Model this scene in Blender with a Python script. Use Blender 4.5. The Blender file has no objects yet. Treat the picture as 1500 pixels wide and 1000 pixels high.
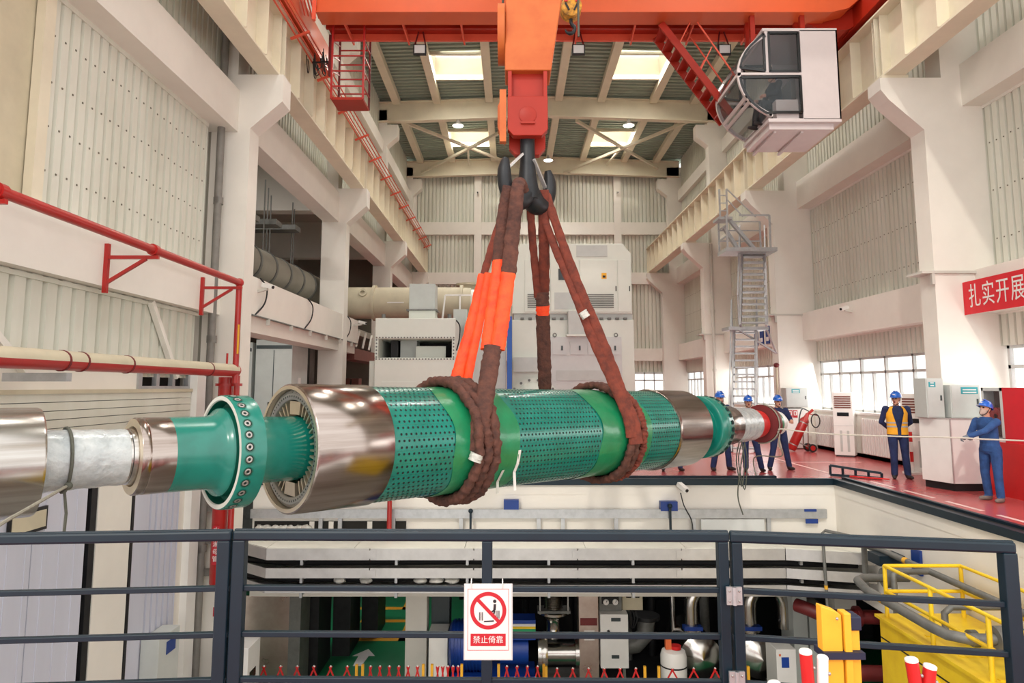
import bpy, bmesh, math, random
from mathutils import Vector, Matrix
random.seed(7)
PI = math.pi
scn = bpy.context.scene
COL = scn.collection
# ---------------------------------------------------------------- camera, sky, sun, exposure
cam = bpy.data.cameras.new('camera'); cam_o = bpy.data.objects.new('camera', cam); COL.objects.link(cam_o)
cam.sensor_width = 36.0; cam.lens = 24.0; cam.shift_y = -0.03; cam.clip_end = 400
cam_o.location = (0, 0, 1.94); cam_o.rotation_euler = (PI/2 + math.atan(0.111), 0, 0)
scn.camera = cam_o
world = bpy.data.worlds.new('sky'); scn.world = world; world.use_nodes = True
wn = world.node_tree.nodes; bgn = wn['Background']
bgn.inputs[0].default_value = (1.0, 0.975, 0.94, 1); bgn.inputs[1].default_value = 1.6
sun = bpy.data.lights.new('sun', 'SUN'); sun_o = bpy.data.objects.new('sun', sun); COL.objects.link(sun_o)
sun.energy = 0.6; sun.angle = 0.03; sun.color = (1.0, 0.93, 0.82)
sun_o.rotation_euler = (math.radians(56), 0, math.radians(-20))
def area(name, loc, rot, sx, sy, e, col=(1, 1, 1)):
    l = bpy.data.lights.new(name, 'AREA'); l.shape = 'RECTANGLE'; l.size = sx; l.size_y = sy; l.energy = e; l.color = col
    o = bpy.data.objects.new(name, l); COL.objects.link(o); o.location = loc; o.rotation_euler = rot
    return o
# daylight through the window band of the right wall (the panes lie just behind) and through the roof lights
for wy in (10.0, 18.8, 27.0):
    area('window_daylight', (9.8, wy, 1.95), (0, math.radians(80), 0), 1.5, 6.6, 60, (1, 0.98, 0.95))
for sx_ in (-2.3, 5.2):
    for sy_ in (10.0, 18.6, 26.9, 35.4):
        area('skylight_daylight', (sx_, sy_, 15.3), (0, 0, 0), 2.0, 2.2, 160, (1, 0.97, 0.9))
scn.view_settings.view_transform = 'Standard'; scn.view_settings.look = 'None'
scn.view_settings.gamma = 1.0; scn.view_settings.use_curve_mapping = False
scn.view_settings.exposure = 0.4

# ---------------------------------------------------------------- helpers
def lin(c):
    r = []
    for v in c:
        v /= 255.0
        r.append(v/12.92 if v <= 0.04045 else ((v+0.055)/1.055)**2.4)
    return tuple(r) + (1.0,)
MATS = {}
def mat(name, rgb, rough=0.6, metal=0.0, var=0.06, scale=3.0, bump=0.0, bscale=40.0, stretch=None, rotz=0.0, rgb2=None, alpha=None, trans=0.0, emit=0.0, coat=0.0, rvar=0.0, spec=None):
    m = bpy.data.materials.new(name); m.use_nodes = True; MATS[name] = m
    nt = m.node_tree; n = nt.nodes; L = nt.links; b = n['Principled BSDF']
    base = lin(rgb)
    b.inputs['Roughness'].default_value = rough; b.inputs['Metallic'].default_value = metal
    if spec is not None: b.inputs['Specular IOR Level'].default_value = spec
    if trans: b.inputs['Transmission Weight'].default_value = trans
    if alpha is not None: b.inputs['Alpha'].default_value = alpha
    if coat: b.inputs['Coat Weight'].default_value = coat; b.inputs['Coat Roughness'].default_value = 0.15
    if emit: b.inputs['Emission Color'].default_value = base; b.inputs['Emission Strength'].default_value = emit
    if var > 0 or rgb2 is not None:
        tc = n.new('ShaderNodeTexCoord'); mp = n.new('ShaderNodeMapping'); nz = n.new('ShaderNodeTexNoise'); cr = n.new('ShaderNodeValToRGB')
        if stretch: mp.inputs['Scale'].default_value = stretch
        if rotz: mp.vector_type = 'TEXTURE'; mp.inputs['Rotation'].default_value = (0, 0, rotz)
        nz.inputs['Scale'].default_value = scale; nz.inputs['Detail'].default_value = 5; nz.inputs['Roughness'].default_value = 0.62
        L.new(tc.outputs['Object'], mp.inputs[0]); L.new(mp.outputs[0], nz.inputs['Vector']); L.new(nz.outputs[0], cr.inputs[0])
        c1 = base; c2 = lin(rgb2) if rgb2 is not None else tuple(max(0, v*(1-2.5*var)) for v in base[:3]) + (1,)
        cr.color_ramp.elements[0].position = 0.32; cr.color_ramp.elements[0].color = c2
        cr.color_ramp.elements[1].position = 0.62; cr.color_ramp.elements[1].color = c1
        L.new(cr.outputs[0], b.inputs['Base Color'])
        if rvar:
            mr = n.new('ShaderNodeMapRange'); mr.inputs['To Min'].default_value = max(0.02, rough-rvar); mr.inputs['To Max'].default_value = rough+rvar
            L.new(nz.outputs[0], mr.inputs[0]); L.new(mr.outputs[0], b.inputs['Roughness'])
        if bump:
            nb = n.new('ShaderNodeTexNoise'); nb.inputs['Scale'].default_value = bscale; nb.inputs['Detail'].default_value = 4
            bp = n.new('ShaderNodeBump'); bp.inputs['Strength'].default_value = bump; bp.inputs['Distance'].default_value = 0.02
            L.new(mp.outputs[0], nb.inputs['Vector']); L.new(nb.outputs[0], bp.inputs['Height']); L.new(bp.outputs[0], b.inputs['Normal'])
    else:
        b.inputs['Base Color'].default_value = base
    return m
mat('plaster', (236, 231, 222), 0.75, var=0.03, scale=0.7, bump=0.04)
mat('pipe_grey', (134, 130, 124), 0.6, 0.1, var=0.08, scale=4)
mat('plaster_grey', (205, 201, 192), 0.8, var=0.05, scale=0.8)
mat('cream_steel', (230, 221, 198), 0.5, var=0.04, scale=1.2)
mat('sheet_white', (222, 222, 210), 0.5, var=0.05, scale=1.0, stretch=(1, 1, 0.15), rgb2=(206, 205, 190))
mat('sheet_cool', (206, 208, 222), 0.45, var=0.04, scale=1.0, stretch=(1, 1, 0.15))
mat('screw', (120, 115, 100), 0.5, 0.3, var=0)
mat('roof_sheet', (158, 172, 158), 0.5, 0.15, var=0.06, scale=1.2)
mat('dark_void', (44, 42, 38), 0.9, var=0.1, scale=1)
mat('aux_wall', (150, 146, 134), 0.85, var=0.08, scale=0.8)
mat('floor_red', (184, 80, 80), 0.24, var=0.08, scale=1.3, rgb2=(176, 84, 84), rvar=0.03, spec=0.6)
mat('floor_line', (236, 200, 196), 0.5, var=0.1, scale=6)
mat('floor_green', (28, 128, 82), 0.35, var=0.08, scale=0.9)
mat('floor_yellow', (235, 170, 50), 0.5, var=0.05)
mat('floor_grey', (150, 146, 138), 0.8, var=0.06)
mat('crane_orange', (212, 90, 44), 0.42, var=0.05, scale=0.8, coat=0.2)
mat('crane_red', (168, 38, 18), 0.45, var=0.08, scale=1.0, spec=0.35)
mat('hook_orange', (196, 102, 48), 0.5, var=0.05, scale=2.0, rgb2=(184, 86, 38), spec=0.35)
mat('pipe_red', (178, 32, 28), 0.35, var=0.05, scale=2, coat=0.25)
mat('dark_red', (112, 30, 32), 0.5, var=0.1)
mat('conductor_red', (226, 92, 66), 0.45, var=0.03)
mat('hook_black', (42, 44, 48), 0.45, 0.3, var=0.15, scale=6)
mat('yellow_block', (226, 160, 40), 0.5, var=0.15, scale=12, rgb2=(120, 80, 30))
mat('rotor_green', (20, 126, 111), 0.26, var=0.08, scale=3, coat=0.3, rgb2=(15, 110, 96))
mat('rotor_green_dark', (14, 96, 78), 0.4, var=0.1)
mat('hole_dark', (10, 30, 30), 0.8, var=0)
mat('steel_ring', (168, 158, 152), 0.21, 1.0, var=0.05, scale=2.4, stretch=(7, 0.22, 0.22), rotz=0.778, rgb2=(134, 120, 112), rvar=0.03)
mat('steel_bright', (192, 190, 187), 0.22, 1.0, var=0.06, scale=2.4, stretch=(7, 0.22, 0.22), rotz=0.778, rgb2=(156, 150, 144), rvar=0.03)
mat('steel_cut', (228, 214, 190), 0.3, 0.85, var=0.05)
mat('steel_matt', (178, 176, 172), 0.42, 0.8, var=0.06, scale=4)
mat('stainless', (196, 192, 186), 0.2, 1.0, var=0.05, scale=3, rvar=0.08)
mat('stainless_duct', (206, 190, 180), 0.3, 0.9, var=0.06, scale=2.2, rgb2=(186, 164, 154), rvar=0.1)
mat('galvanised', (186, 188, 190), 0.42, 0.55, var=0.07, scale=8)
mat('aluminium', (204, 202, 200), 0.4, 0.45, var=0.06, scale=3)
mat('tray_cover', (226, 224, 212), 0.5, 0.1, var=0.04, scale=2)
mat('plastic_wrap', (190, 196, 196), 0.16, 0.0, var=0.06, scale=6, bump=0.9, bscale=12, coat=0.6, rgb2=(158, 166, 168))
mat('green_wrap', (24, 132, 86), 0.3, var=0.1, scale=5, bump=0.35, bscale=7, coat=0.4, rgb2=(22, 120, 76))
mat('tape_clear', (2.0, 2.2, 160), 0.15, var=0.05, scale=20, coat=0.5)
mat('sling_brown', (100, 60, 48), 0.85, var=0.14, scale=9, bump=0.8, bscale=22, rgb2=(68, 42, 36))
mat('sling_rust', (128, 58, 42), 0.85, var=0.12, scale=9, bump=0.5, bscale=26, rgb2=(94, 44, 34))
mat('sling_orange', (255, 82, 24), 0.6, var=0.06, scale=6, bump=0.5, bscale=22, rgb2=(236, 60, 14))
mat('rope_grey', (150, 146, 132), 0.8, var=0.1, scale=30)
mat('rope_dark', (86, 88, 78), 0.8, var=0.1, scale=30)
mat('rope_light', (206, 198, 186), 0.8, var=0.05, scale=30)
mat('rail_navy', (9, 34, 47), 0.42, 0.0, var=0.08, scale=6, spec=0.4)
mat('rail_edge', (96, 130, 150), 0.4, 0.1, var=0.1, scale=10)
mat('white_paint', (238, 236, 232), 0.4, var=0.02)
mat('grey_paint', (206, 208, 206), 0.4, var=0.02)
mat('cabinet_grey', (196, 200, 196), 0.45, var=0.03)
mat('cabinet_mint', (222, 226, 216), 0.4, var=0.02, scale=1.5)
mat('cabinet_dark', (60, 70, 72), 0.4, var=0.05)
mat('black_rubber', (22, 22, 24), 0.6, var=0.1)
mat('black_gloss', (16, 17, 20), 0.2, var=0)
mat('print_white', (228, 224, 220), 0.45, var=0)
mat('print_red', (186, 28, 42), 0.45, var=0)
mat('print_black', (24, 26, 32), 0.5, var=0)
mat('print_blue', (30, 70, 160), 0.45, var=0)
mat('print_teal', (40, 150, 160), 0.45, var=0)
mat('print_green', (30, 140, 90), 0.45, var=0)
mat('banner_red', (214, 24, 40), 0.55, var=0.03, scale=4)
mat('plate_blue', (18, 56, 132), 0.45, var=0.05)
mat('yellow_paint', (244, 208, 40), 0.4, var=0.05, scale=2, rgb2=(228, 186, 30))
mat('yellow_foam', (240, 178, 44), 0.55, var=0.06, scale=5)
mat('navy_strap', (24, 32, 58), 0.6, var=0.05)
mat('barrier_red', (206, 34, 34), 0.4, var=0.05)
mat('blue_machine', (20, 62, 150), 0.4, var=0.1, scale=4)
mat('blue_post', (30, 90, 180), 0.4, var=0.04)
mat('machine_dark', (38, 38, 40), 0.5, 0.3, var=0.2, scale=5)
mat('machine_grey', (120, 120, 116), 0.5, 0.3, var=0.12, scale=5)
mat('brown_post', (120, 70, 60), 0.6, var=0.05)
mat('beige_duct', (206, 196, 170), 0.6, var=0.06, scale=1.5)
mat('orange_motor', (226, 110, 60), 0.5, var=0.08)
mat('plastic_bag', (210, 208, 200), 0.3, var=0.1, scale=10, bump=0.5)
mat('glass', (70, 78, 82), 0.03, 0.0, var=0, alpha=0.24, spec=0.5)
mat('window_glass', (250, 252, 255), 0.05, 0.0, var=0, alpha=0.12)
mat('lamp_glow', (255, 250, 238), 0.4, var=0, emit=9.0)
mat('cloth_blue', (34, 48, 92), 0.85, var=0.12, scale=7, bump=0.25, bscale=18, rgb2=(24, 34, 70))
mat('cloth_denim', (44, 82, 138), 0.85, var=0.12, scale=7, bump=0.25, bscale=18, rgb2=(32, 62, 110))
mat('cloth_dark', (26, 28, 38), 0.85, var=0.1)
mat('vest_yellow', (250, 178, 40), 0.7, var=0.05, scale=8)
mat('vest_stripe', (170, 172, 178), 0.4, var=0)
mat('helmet_blue', (22, 96, 196), 0.28, var=0.03, coat=0.4)
mat('skin', (206, 150, 126), 0.55, var=0.05)
mat('hair_black', (22, 20, 20), 0.7, var=0)
mat('skin_greyish', (186, 160, 148), 0.7, var=0)
mat('glove_dark', (46, 52, 62), 0.8, var=0.1)
mat('glove_grey', (120, 126, 134), 0.8, var=0.1)
mat('shoe_dark', (44, 36, 36), 0.6, var=0.1)
mat('shoe_grey', (130, 116, 108), 0.7, var=0.1)
mat('cab_white', (206, 195, 194), 0.4, var=0.02)
mat('seat_grey', (120, 118, 118), 0.6, var=0.05)

def base_of(o):
    w = Vector((0, 0, 0))
    while o is not None:
        w += o.location; o = o.parent
    return w
class M:
    """collects shapes in world coordinates; obj() links them as one mesh object"""
    def __init__(s): s.v = []; s.f = []; s.sm = []; s.mi = []; s.cur = 0
    def add(s, vs, fs, smooth=False):
        b = len(s.v); s.v += [tuple(p) for p in vs]
        for f in fs: s.f.append(tuple(i+b for i in f)); s.sm.append(smooth); s.mi.append(s.cur)
        return s
    def box(s, a, b):
        x0, y0, z0 = (min(a[i], b[i]) for i in range(3)); x1, y1, z1 = (max(a[i], b[i]) for i in range(3))
        return s.add([(x0,y0,z0),(x1,y0,z0),(x1,y1,z0),(x0,y1,z0),(x0,y0,z1),(x1,y0,z1),(x1,y1,z1),(x0,y1,z1)],
            [(0,3,2,1),(4,5,6,7),(0,1,5,4),(1,2,6,5),(2,3,7,6),(3,0,4,7)])
    def bar(s, p, q, w, h=None, up=(0, 0, 1)):
        """rectangular bar from p to q, w sideways, h along up"""
        h = w if h is None else h
        p = Vector(p); q = Vector(q); d = (q-p).normalized(); up = Vector(up)
        if abs(d.dot(up)) > 0.98: up = Vector((0, 1, 0))
        a = d.cross(up).normalized(); u = a.cross(d).normalized(); a *= w/2; u *= h/2
        return s.add([p-a-u, p+a-u, p+a+u, p-a+u, q-a-u, q+a-u, q+a+u, q-a+u],
            [(0,1,2,3),(7,6,5,4),(0,4,5,1),(1,5,6,2),(2,6,7,3),(3,7,4,0)])
    def prism(s, poly, ax, lo, hi):
        """2D polygon extruded along ax: x -> poly (y,z); y -> poly (x,z); z -> poly (x,y)"""
        n = len(poly)
        def P(p, t): return {'x': (t, p[0], p[1]), 'y': (p[0], t, p[1]), 'z': (p[0], p[1], t)}[ax]
        area2 = sum(poly[i][0]*poly[(i+1) % n][1]-poly[(i+1) % n][0]*poly[i][1] for i in range(n))
        if (area2 < 0) != (ax == 'y'): poly = poly[::-1]
        vs = [P(p, lo) for p in poly]+[P(p, hi) for p in poly]
        fs = [tuple(range(n))[::-1], tuple(range(n, 2*n))]+[(i, (i+1) % n, n+(i+1) % n, n+i) for i in range(n)]
        return s.add(vs, fs)
    def frame(s, d):
        d = Vector(d).normalized(); up = Vector((0, 0, 1)) if abs(d.z) < 0.95 else Vector((0, 1, 0))
        a = d.cross(up).normalized(); return d, a, a.cross(d).normalized()
    def lathe(s, p, d, prof, n=24, caps=True, smooth=True):
        """profile of (distance along d, radius) turned about the line p,d"""
        p = Vector(p); d, a, u = s.frame(d); vs = []; fs = []
        for (t, r) in prof:
            for k in range(n):
                th = 2*PI*k/n; vs.append(p+d*t+(a*math.cos(th)+u*math.sin(th))*r)
        for i in range(len(prof)-1):
            for k in range(n):
                k2 = (k+1) % n; fs.append((i*n+k, (i+1)*n+k, (i+1)*n+k2, i*n+k2))
        s.add(vs, fs, smooth)
        if caps:
            b = len(s.v)-len(vs)
            for i, rev in ((0, False), (len(prof)-1, True)):
                if prof[i][1] > 1e-5:
                    f = [b+i*n+k for k in range(n)]
                    s.f.append(tuple(f[::-1] if rev else f)); s.sm.append(False); s.mi.append(s.cur)
        return s
    def cyl(s, p, q, r, r2=None, n=12, caps=True):
        p = Vector(p); q = Vector(q); return s.lathe(p, q-p, [(0, r), ((q-p).length, r if r2 is None else r2)], n, caps)
    def tube(s, pts, r, n=8, closed=False, flat=1.0, up=None, wr=0.0):
        """round (or flattened) tube through the points; r may be a list"""
        pts = [Vector(p) for p in pts]; m = len(pts); vs = []; fs = []; pu = None
        for i, p in enumerate(pts):
            d = (pts[(i+1) % m]-pts[i-1]) if closed else (pts[min(i+1, m-1)]-pts[max(i-1, 0)])
            if d.length < 1e-9: d = Vector((0, 0, 1))
            d.normalize()
            if up is not None: u = Vector(up)
            elif pu is None: u = Vector((0, 0, 1)) if abs(d.z) < 0.9 else Vector((0, 1, 0))
            else: u = pu
            a = d.cross(u)
            if a.length < 1e-6: a = d.cross(Vector((1, 0, 0)))
            a.normalize(); u = a.cross(d).normalized(); pu = u
            rr = r[i] if isinstance(r, (list, tuple)) else r
            for k in range(n):
                th = 2*PI*k/n; q = rr*(1+wr*(math.sin(2*th+i*1.35)+0.6*math.sin(3*th-i*0.9+1))) if wr else rr
                vs.append(p+a*(math.cos(th)*q)+u*(math.sin(th)*q*flat))
        for i in range(m if closed else m-1):
            j = (i+1) % m
            for k in range(n): fs.append((i*n+k, i*n+(k+1) % n, j*n+(k+1) % n, j*n+k))
        if not closed: fs += [tuple(range(n))[::-1], tuple((m-1)*n+k for k in range(n))]
        return s.add(vs, fs, True)
    def sphere(s, c, r, n=12, m=8):
        if not isinstance(r, (tuple, list)): r = (r, r, r)
        vs = [(c[0], c[1], c[2]-r[2])]; fs = []
        for i in range(1, m):
            ph = -PI/2+PI*i/m
            for k in range(n):
                th = 2*PI*k/n; vs.append((c[0]+r[0]*math.cos(ph)*math.cos(th), c[1]+r[1]*math.cos(ph)*math.sin(th), c[2]+r[2]*math.sin(ph)))
        vs.append((c[0], c[1], c[2]+r[2])); t = len(vs)-1
        for k in range(n):
            fs.append((0, 1+(k+1) % n, 1+k)); fs.append((t, t-n+k, t-n+(k+1) % n))
            for i in range(m-2): fs.append((1+i*n+k, 1+i*n+(k+1) % n, 1+(i+1)*n+(k+1) % n, 1+(i+1)*n+k))
        return s.add(vs, fs, True)
    def quad(s, a, b, c, d): return s.add([a, b, c, d], [(0, 1, 2, 3)])
    def xf(s, mtx): s.v = [tuple(mtx @ Vector(p)) for p in s.v]; return s
    def mesh(s, name, mats, base):
        me = bpy.data.meshes.new(name)
        me.from_pydata([(p[0]-base[0], p[1]-base[1], p[2]-base[2]) for p in s.v], [], s.f)
        me.polygons.foreach_set('use_smooth', s.sm); me.polygons.foreach_set('material_index', s.mi)
        for m in (mats if isinstance(mats, (list, tuple)) else [mats]): me.materials.append(MATS[m])
        if any(s.sm): me.set_sharp_from_angle(angle=math.radians(50))
        me.update(); return me
    def obj(s, name, m, parent=None, bevel=0.0):
        if parent is not None: base = base_of(parent)
        else:
            xs = [p[0] for p in s.v]; ys = [p[1] for p in s.v]; zs = [p[2] for p in s.v]
            base = Vector(((min(xs)+max(xs))/2, (min(ys)+max(ys))/2, min(zs)))
        o = bpy.data.objects.new(name, s.mesh(name, m, base)); COL.objects.link(o)
        if parent is not None: o.parent = parent
        else: o.location = base
        if bevel:
            b = o.modifiers.new('bevel', 'BEVEL'); b.width = bevel; b.segments = 2; b.limit_method = 'ANGLE'
        return o
def tag(o, label=None, cat=None, group=None, kind=None):
    if label: o['label'] = label
    if cat: o['category'] = cat
    if group: o['group'] = group
    if kind: o['kind'] = kind
    return o
def thing(name, loc, label, cat, group=None, kind=None):
    o = bpy.data.objects.new(name, None); COL.objects.link(o); o.location = loc; o.empty_display_size = 0.2
    return tag(o, label, cat, group, kind)
def struct(name, loc, label): return tag(thing(name, loc, label, None), kind='structure')
def dup(root, loc, rotz=0.0, label=None):
    r = root.copy(); COL.objects.link(r); r.location = loc; r.rotation_euler = (0, 0, rotz)
    if label: r['label'] = label
    for ch in list(root.children):
        c = ch.copy(); COL.objects.link(c); c.parent = r
        for g in list(ch.children):
            d = g.copy(); COL.objects.link(d); d.parent = c
    return r
def inst(src, parent, loc=(0, 0, 0), rot=None):
    c = src.copy(); COL.objects.link(c); c.parent = parent; c.location = loc
    if rot is not None: c.rotation_euler = rot
    return c
def text(name, s, size, loc, rot, m, parent=None, align='CENTER', thick=0.002, sx=1.0):
    cu = bpy.data.curves.new(name, 'FONT'); cu.body = s; cu.size = size; cu.align_x = align; cu.align_y = 'CENTER'; cu.extrude = thick; cu.resolution_u = 2
    t = bpy.data.objects.new(name, cu); COL.objects.link(t)
    bpy.context.view_layer.update()
    me = bpy.data.meshes.new_from_object(t.evaluated_get(bpy.context.evaluated_depsgraph_get()))
    bpy.data.objects.remove(t); bpy.data.curves.remove(cu)
    me.materials.clear(); me.materials.append(MATS[m])
    o = bpy.data.objects.new(name, me); COL.objects.link(o)
    o.scale = (sx, 1, 1); o.rotation_euler = rot
    if parent is not None: o.parent = parent; o.location = Vector(loc)-base_of(parent)
    else: o.location = loc
    return o
# ================================================================= the setting
CY_ = [5.4, 13.7, 22.0, 30.25, 38.55]      # column lines
TH = 0.5
def corrugated(u0, u1, z0, z1, fix, axis, sgn, pitch=0.22, dep=0.085, pan=0.66):
    """trapezoid-ribbed sheet standing on a wall: axis 'y' (wall plane x=fix) or 'x' (wall plane y=fix); ribs stick out by sgn*dep"""
    prof = []; n = max(1, int(round((u1-u0)/pitch))); p = (u1-u0)/n
    for i in range(n):
        a = u0+i*p; prof += [(a, dep), (a+p*pan, dep), (a+p*(pan+0.07), 0), (a+p*0.93, 0)]
    prof.append((u1, dep))
    m = M(); vs = []; fs = []
    for (u, h) in prof:
        for z in (z0, z1): vs.append((fix+sgn*h, u, z) if axis == 'y' else (u, fix+sgn*h, z))
    for i in range(len(prof)-1): fs.append((2*i, 2*i+2, 2*i+3, 2*i+1))
    return m.add(vs, fs)
def screws(m, u0, u1, zs, fix, axis, sgn, pitch=0.22, r=0.012):
    n = max(1, int(round((u1-u0)/pitch))); p = (u1-u0)/n
    for z in zs:
        for i in range(n):
            u = u0+i*p+p*0.3; zz = z+0.01*((i*7) % 3); t = fix+sgn*0.089
            m.box((t-0.006, u-r, zz-r), (t+0.006, u+r, zz+r)) if axis == 'y' else m.box((u-r, t-0.006, zz-r), (u+r, t+0.006, zz+r))
    return m
# ---- floors
fl = struct('floor', (8, 20, 0), 'red painted operating floor around the open pit')
M().box((6.75, 1.0, -0.3), (9.95, 14.6, 0)).obj('floor_strip', 'floor_red', fl)
M().box((-5.4, 14.6, -0.3), (9.95, 39.5, 0)).obj('floor_slab', 'floor_red', fl)
M().box((-14, 14.6, -0.3), (-5.4, 39.5, 0)).obj('floor_aux_bay', 'floor_grey', fl)
M().box((-5.0, -1.5, -0.3), (6.75, 3.6, 0)).obj('floor_platform', 'floor_red', fl)
m = M()
for i in range(7): m.box((7.35, 6.0+i*1.25, 0.001), (7.43, 6.9+i*1.25, 0.003))
m.obj('floor_marking', 'floor_line', fl)
m = M().box((5.6, 17.9, 0.001), (9.0, 17.98, 0.003)).box((7.1, 15.2, 0.001), (7.18, 20, 0.003)); m.obj('floor_marking', 'floor_line', fl)
fb = struct('floor_basement', (0, 18, -4.6), 'green painted basement floor below the pit')
M().box((-14, 14.3, -4.8), (9.9, 30, -4.6)).obj('floor_slab', 'floor_green', fb)
M().box((-14, -2, -4.8), (9.9, 14.3, -4.6)).obj('floor_slab', 'floor_grey', fb)
for (xa, ya) in ((-4.55, 21.0), (-4.25, 18.5)):
    m = M(); m.box((xa, ya, -4.598), (xa+1.5, ya+0.22, -4.594)).box((xa, ya+1.4, -4.598), (xa+1.5, ya+1.62, -4.594)).box((xa+1.3, ya, -4.598), (xa+1.5, ya+1.6, -4.594))
    m.obj('floor_marking', 'floor_yellow', fb)
m = M().box((-4.4, 22.5, -4.598), (-3.2, 24.2, -4.595)); m.obj('floor_patch', 'floor_grey', fb)
m = M(); m.prism([(-3.75, 16.9), (-3.55, 16.9), (-3.5, 17.5), (-3.35, 17.5), (-3.6, 17.95), (-3.9, 17.5), (-3.75, 17.5)], 'z', -4.598, -4.594); m.obj('floor_marking', 'print_white', fb)
# ---- pit walls
pw = struct('wall_pit_far', (0, 14.6, -2), 'white concrete pit wall below the far edge of the floor')
M().box((-5.4, 14.6, -2.35), (6.75, 15.1, -0.3)).obj('wall_beam', 'plaster', pw)
M().box((-5.4, 14.59, -0.3), (6.75, 14.9, -0.06)).obj('slab_edge', 'plaster', pw)
pr_ = struct('wall_pit_right', (6.75, 8, -2), 'white concrete pit wall under the red walkway')
M().box((6.75, 3.0, -2.15), (7.05, 14.6, -0.3)).obj('wall_beam', 'plaster', pr_)
M().box((6.74, 3.0, -0.3), (6.9, 14.6, -0.06)).obj('slab_edge', 'plaster', pr_)
# dark steel edge angles along the pit
e = struct('trim_1', (6.7, 8, 0), 'dark blue steel edging along the pit rim')
m = M().box((6.69, 3.0, -0.09), (6.78, 14.6, 0.03)); m.obj('edge_angle', 'rail_navy', e)
M().box((6.9, 3.0, 0.0), (6.98, 14.6, 0.06)).obj('edge_channel', 'rail_navy', e)
M().box((6.79, 3.0, 0.0), (6.9, 14.6, 0.02)).obj('edge_groove', 'black_rubber', e)
M().box((-5.4, 14.53, -0.1), (6.75, 14.62, 0.035)).obj('edge_angle', 'rail_navy', e)
M().box((1.8, 14.75, 0.0), (5.6, 14.83, 0.06)).obj('edge_channel', 'rail_navy', e)
# ---- right wall
wr = struct('wall_right', (9.9, 20, 0), 'white right hall wall with concrete columns and ribbed sheet panels')
for k, y in enumerate(CY_):
    m = M()
    m.box((8.58, y, 0), (9.95, y+TH, 8.38))
    m.prism([(8.58, 7.25), (7.88, 7.9), (7.72, 8.12), (7.72, 8.38), (8.58, 8.38)], 'y', y, y+TH)
    m.box((9.0, y, 8.38), (9.95, y+TH, 14.6))
    m.obj('column', 'plaster', wr)
    if k in (1, 2, 3): M().box((8.30, y-0.06, 4.22), (9.5, y+TH, 4.27)).box((8.5, y-0.05, 4.0), (8.56, y+0.02, 4.24)).obj('column_ledge', 'plaster_grey', wr)
    M().prism([(9.0, 12.9), (8.45, 13.35), (8.45, 13.9), (9.0, 13.9)], 'y', y, y+TH).obj('roof_bracket', 'plaster', wr)
for k in range(4):
    y0, y1 = CY_[k]+TH, CY_[k+1]
    M().box((9.4, y0, 3.42), (9.95, y1, 4.3)).obj('beam', 'plaster', wr)
    M().box((9.4, y0, 7.76), (9.95, y1, 8.66)).obj('beam', 'plaster', wr)
    M().box((9.6, y0, 12.6), (9.95, y1, 13.2)).obj('beam', 'plaster', wr)
    M().box((9.7, y0, 0), (10.0, y1, 1.2)).obj('sill_wall', 'plaster', wr)
    M().box((9.66, y0, 1.17), (10.0, y1, 1.23)).obj('window_sill', 'white_paint', wr)
    corrugated(y0, y1, 4.3, 7.78, 9.9, 'y', -1, 0.2).obj('wall_panel', 'sheet_white', wr)
    corrugated(y0, y1, 2.75, 3.44, 9.9, 'y', -1, 0.2).obj('wall_panel', 'sheet_white', wr)
    corrugated(y0, y1, 8.64, 12.65, 9.9, 'y', -1, 0.2).obj('wall_panel', 'sheet_white', wr)
    corrugated(y0, y1, 13.2, 15.2, 9.9, 'y', -1, 0.2).obj('wall_panel', 'sheet_white', wr)
    screws(M(), y0, y1, (4.9, 5.9, 6.9), 9.9, 'y', -1, 0.2).obj('panel_screw', 'screw', wr)['kind'] = 'stuff'
    M().box((9.78, y0, 4.28), (9.88, y1, 4.36)).box((9.8, y0, 7.7), (9.88, y1, 7.77)).box((9.8, y0, 3.38), (9.88, y1, 3.43)).obj('flashing', 'plaster', wr)
    M().box((10.0, y0-TH, 2.7), (10.1, y1, 15.2)).obj('outer_sheet', 'plaster_grey', wr)
M().box((9.78, 5.9, 0.0), (9.7, 38.5, 0.1)).obj('skirting', 'floor_red', wr)
# windows of the right wall, one per bay
nwin = 0
def window(y0, y1, z0, z1, zt, ntop, nlow):
    global nwin; nwin += 1
    w = struct('window_%d' % nwin, (9.9, (y0+y1)/2, z0), 'white framed window band in the right wall')
    m = M(); t = 0.035
    m.box((9.86, y0, z0), (9.94, y1, z0+2*t)).box((9.86, y0, z1-2*t), (9.94, y1, z1)).box((9.86, y0, zt-t), (9.94, y1, zt+t))
    m.box((9.86, y0, z0), (9.94, y0+2*t, z1)).box((9.86, y1-2*t, z0), (9.94, y1, z1))
    m.obj('window_frame', 'grey_paint', w)
    for i in range(ntop):
        a, b = y0+(y1-y0)*i/ntop, y0+(y1-y0)*(i+1)/ntop
        if i: M().box((9.86, a-t, zt), (9.94, a+t, z1)).obj('mullion', 'grey_paint', w)
        M().box((9.905, a+t, zt+t), (9.912, b-t, z1-2*t)).obj('pane', 'window_glass', w)
    for i in range(nlow):
        a, b = y0+(y1-y0)*i/nlow, y0+(y1-y0)*(i+1)/nlow
        if i: M().box((9.86, a-t*0.8, z0), (9.94, a+t*0.8, zt)).obj('mullion', 'grey_paint', w)
        M().box((9.905, a+t, z0+2*t), (9.912, b-t, zt-t)).obj('pane', 'window_glass', w)
for k in range(4): window(CY_[k]+TH+0.1, CY_[k+1]-0.1, 1.23, 2.76, 2.33, 6, 12)
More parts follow.
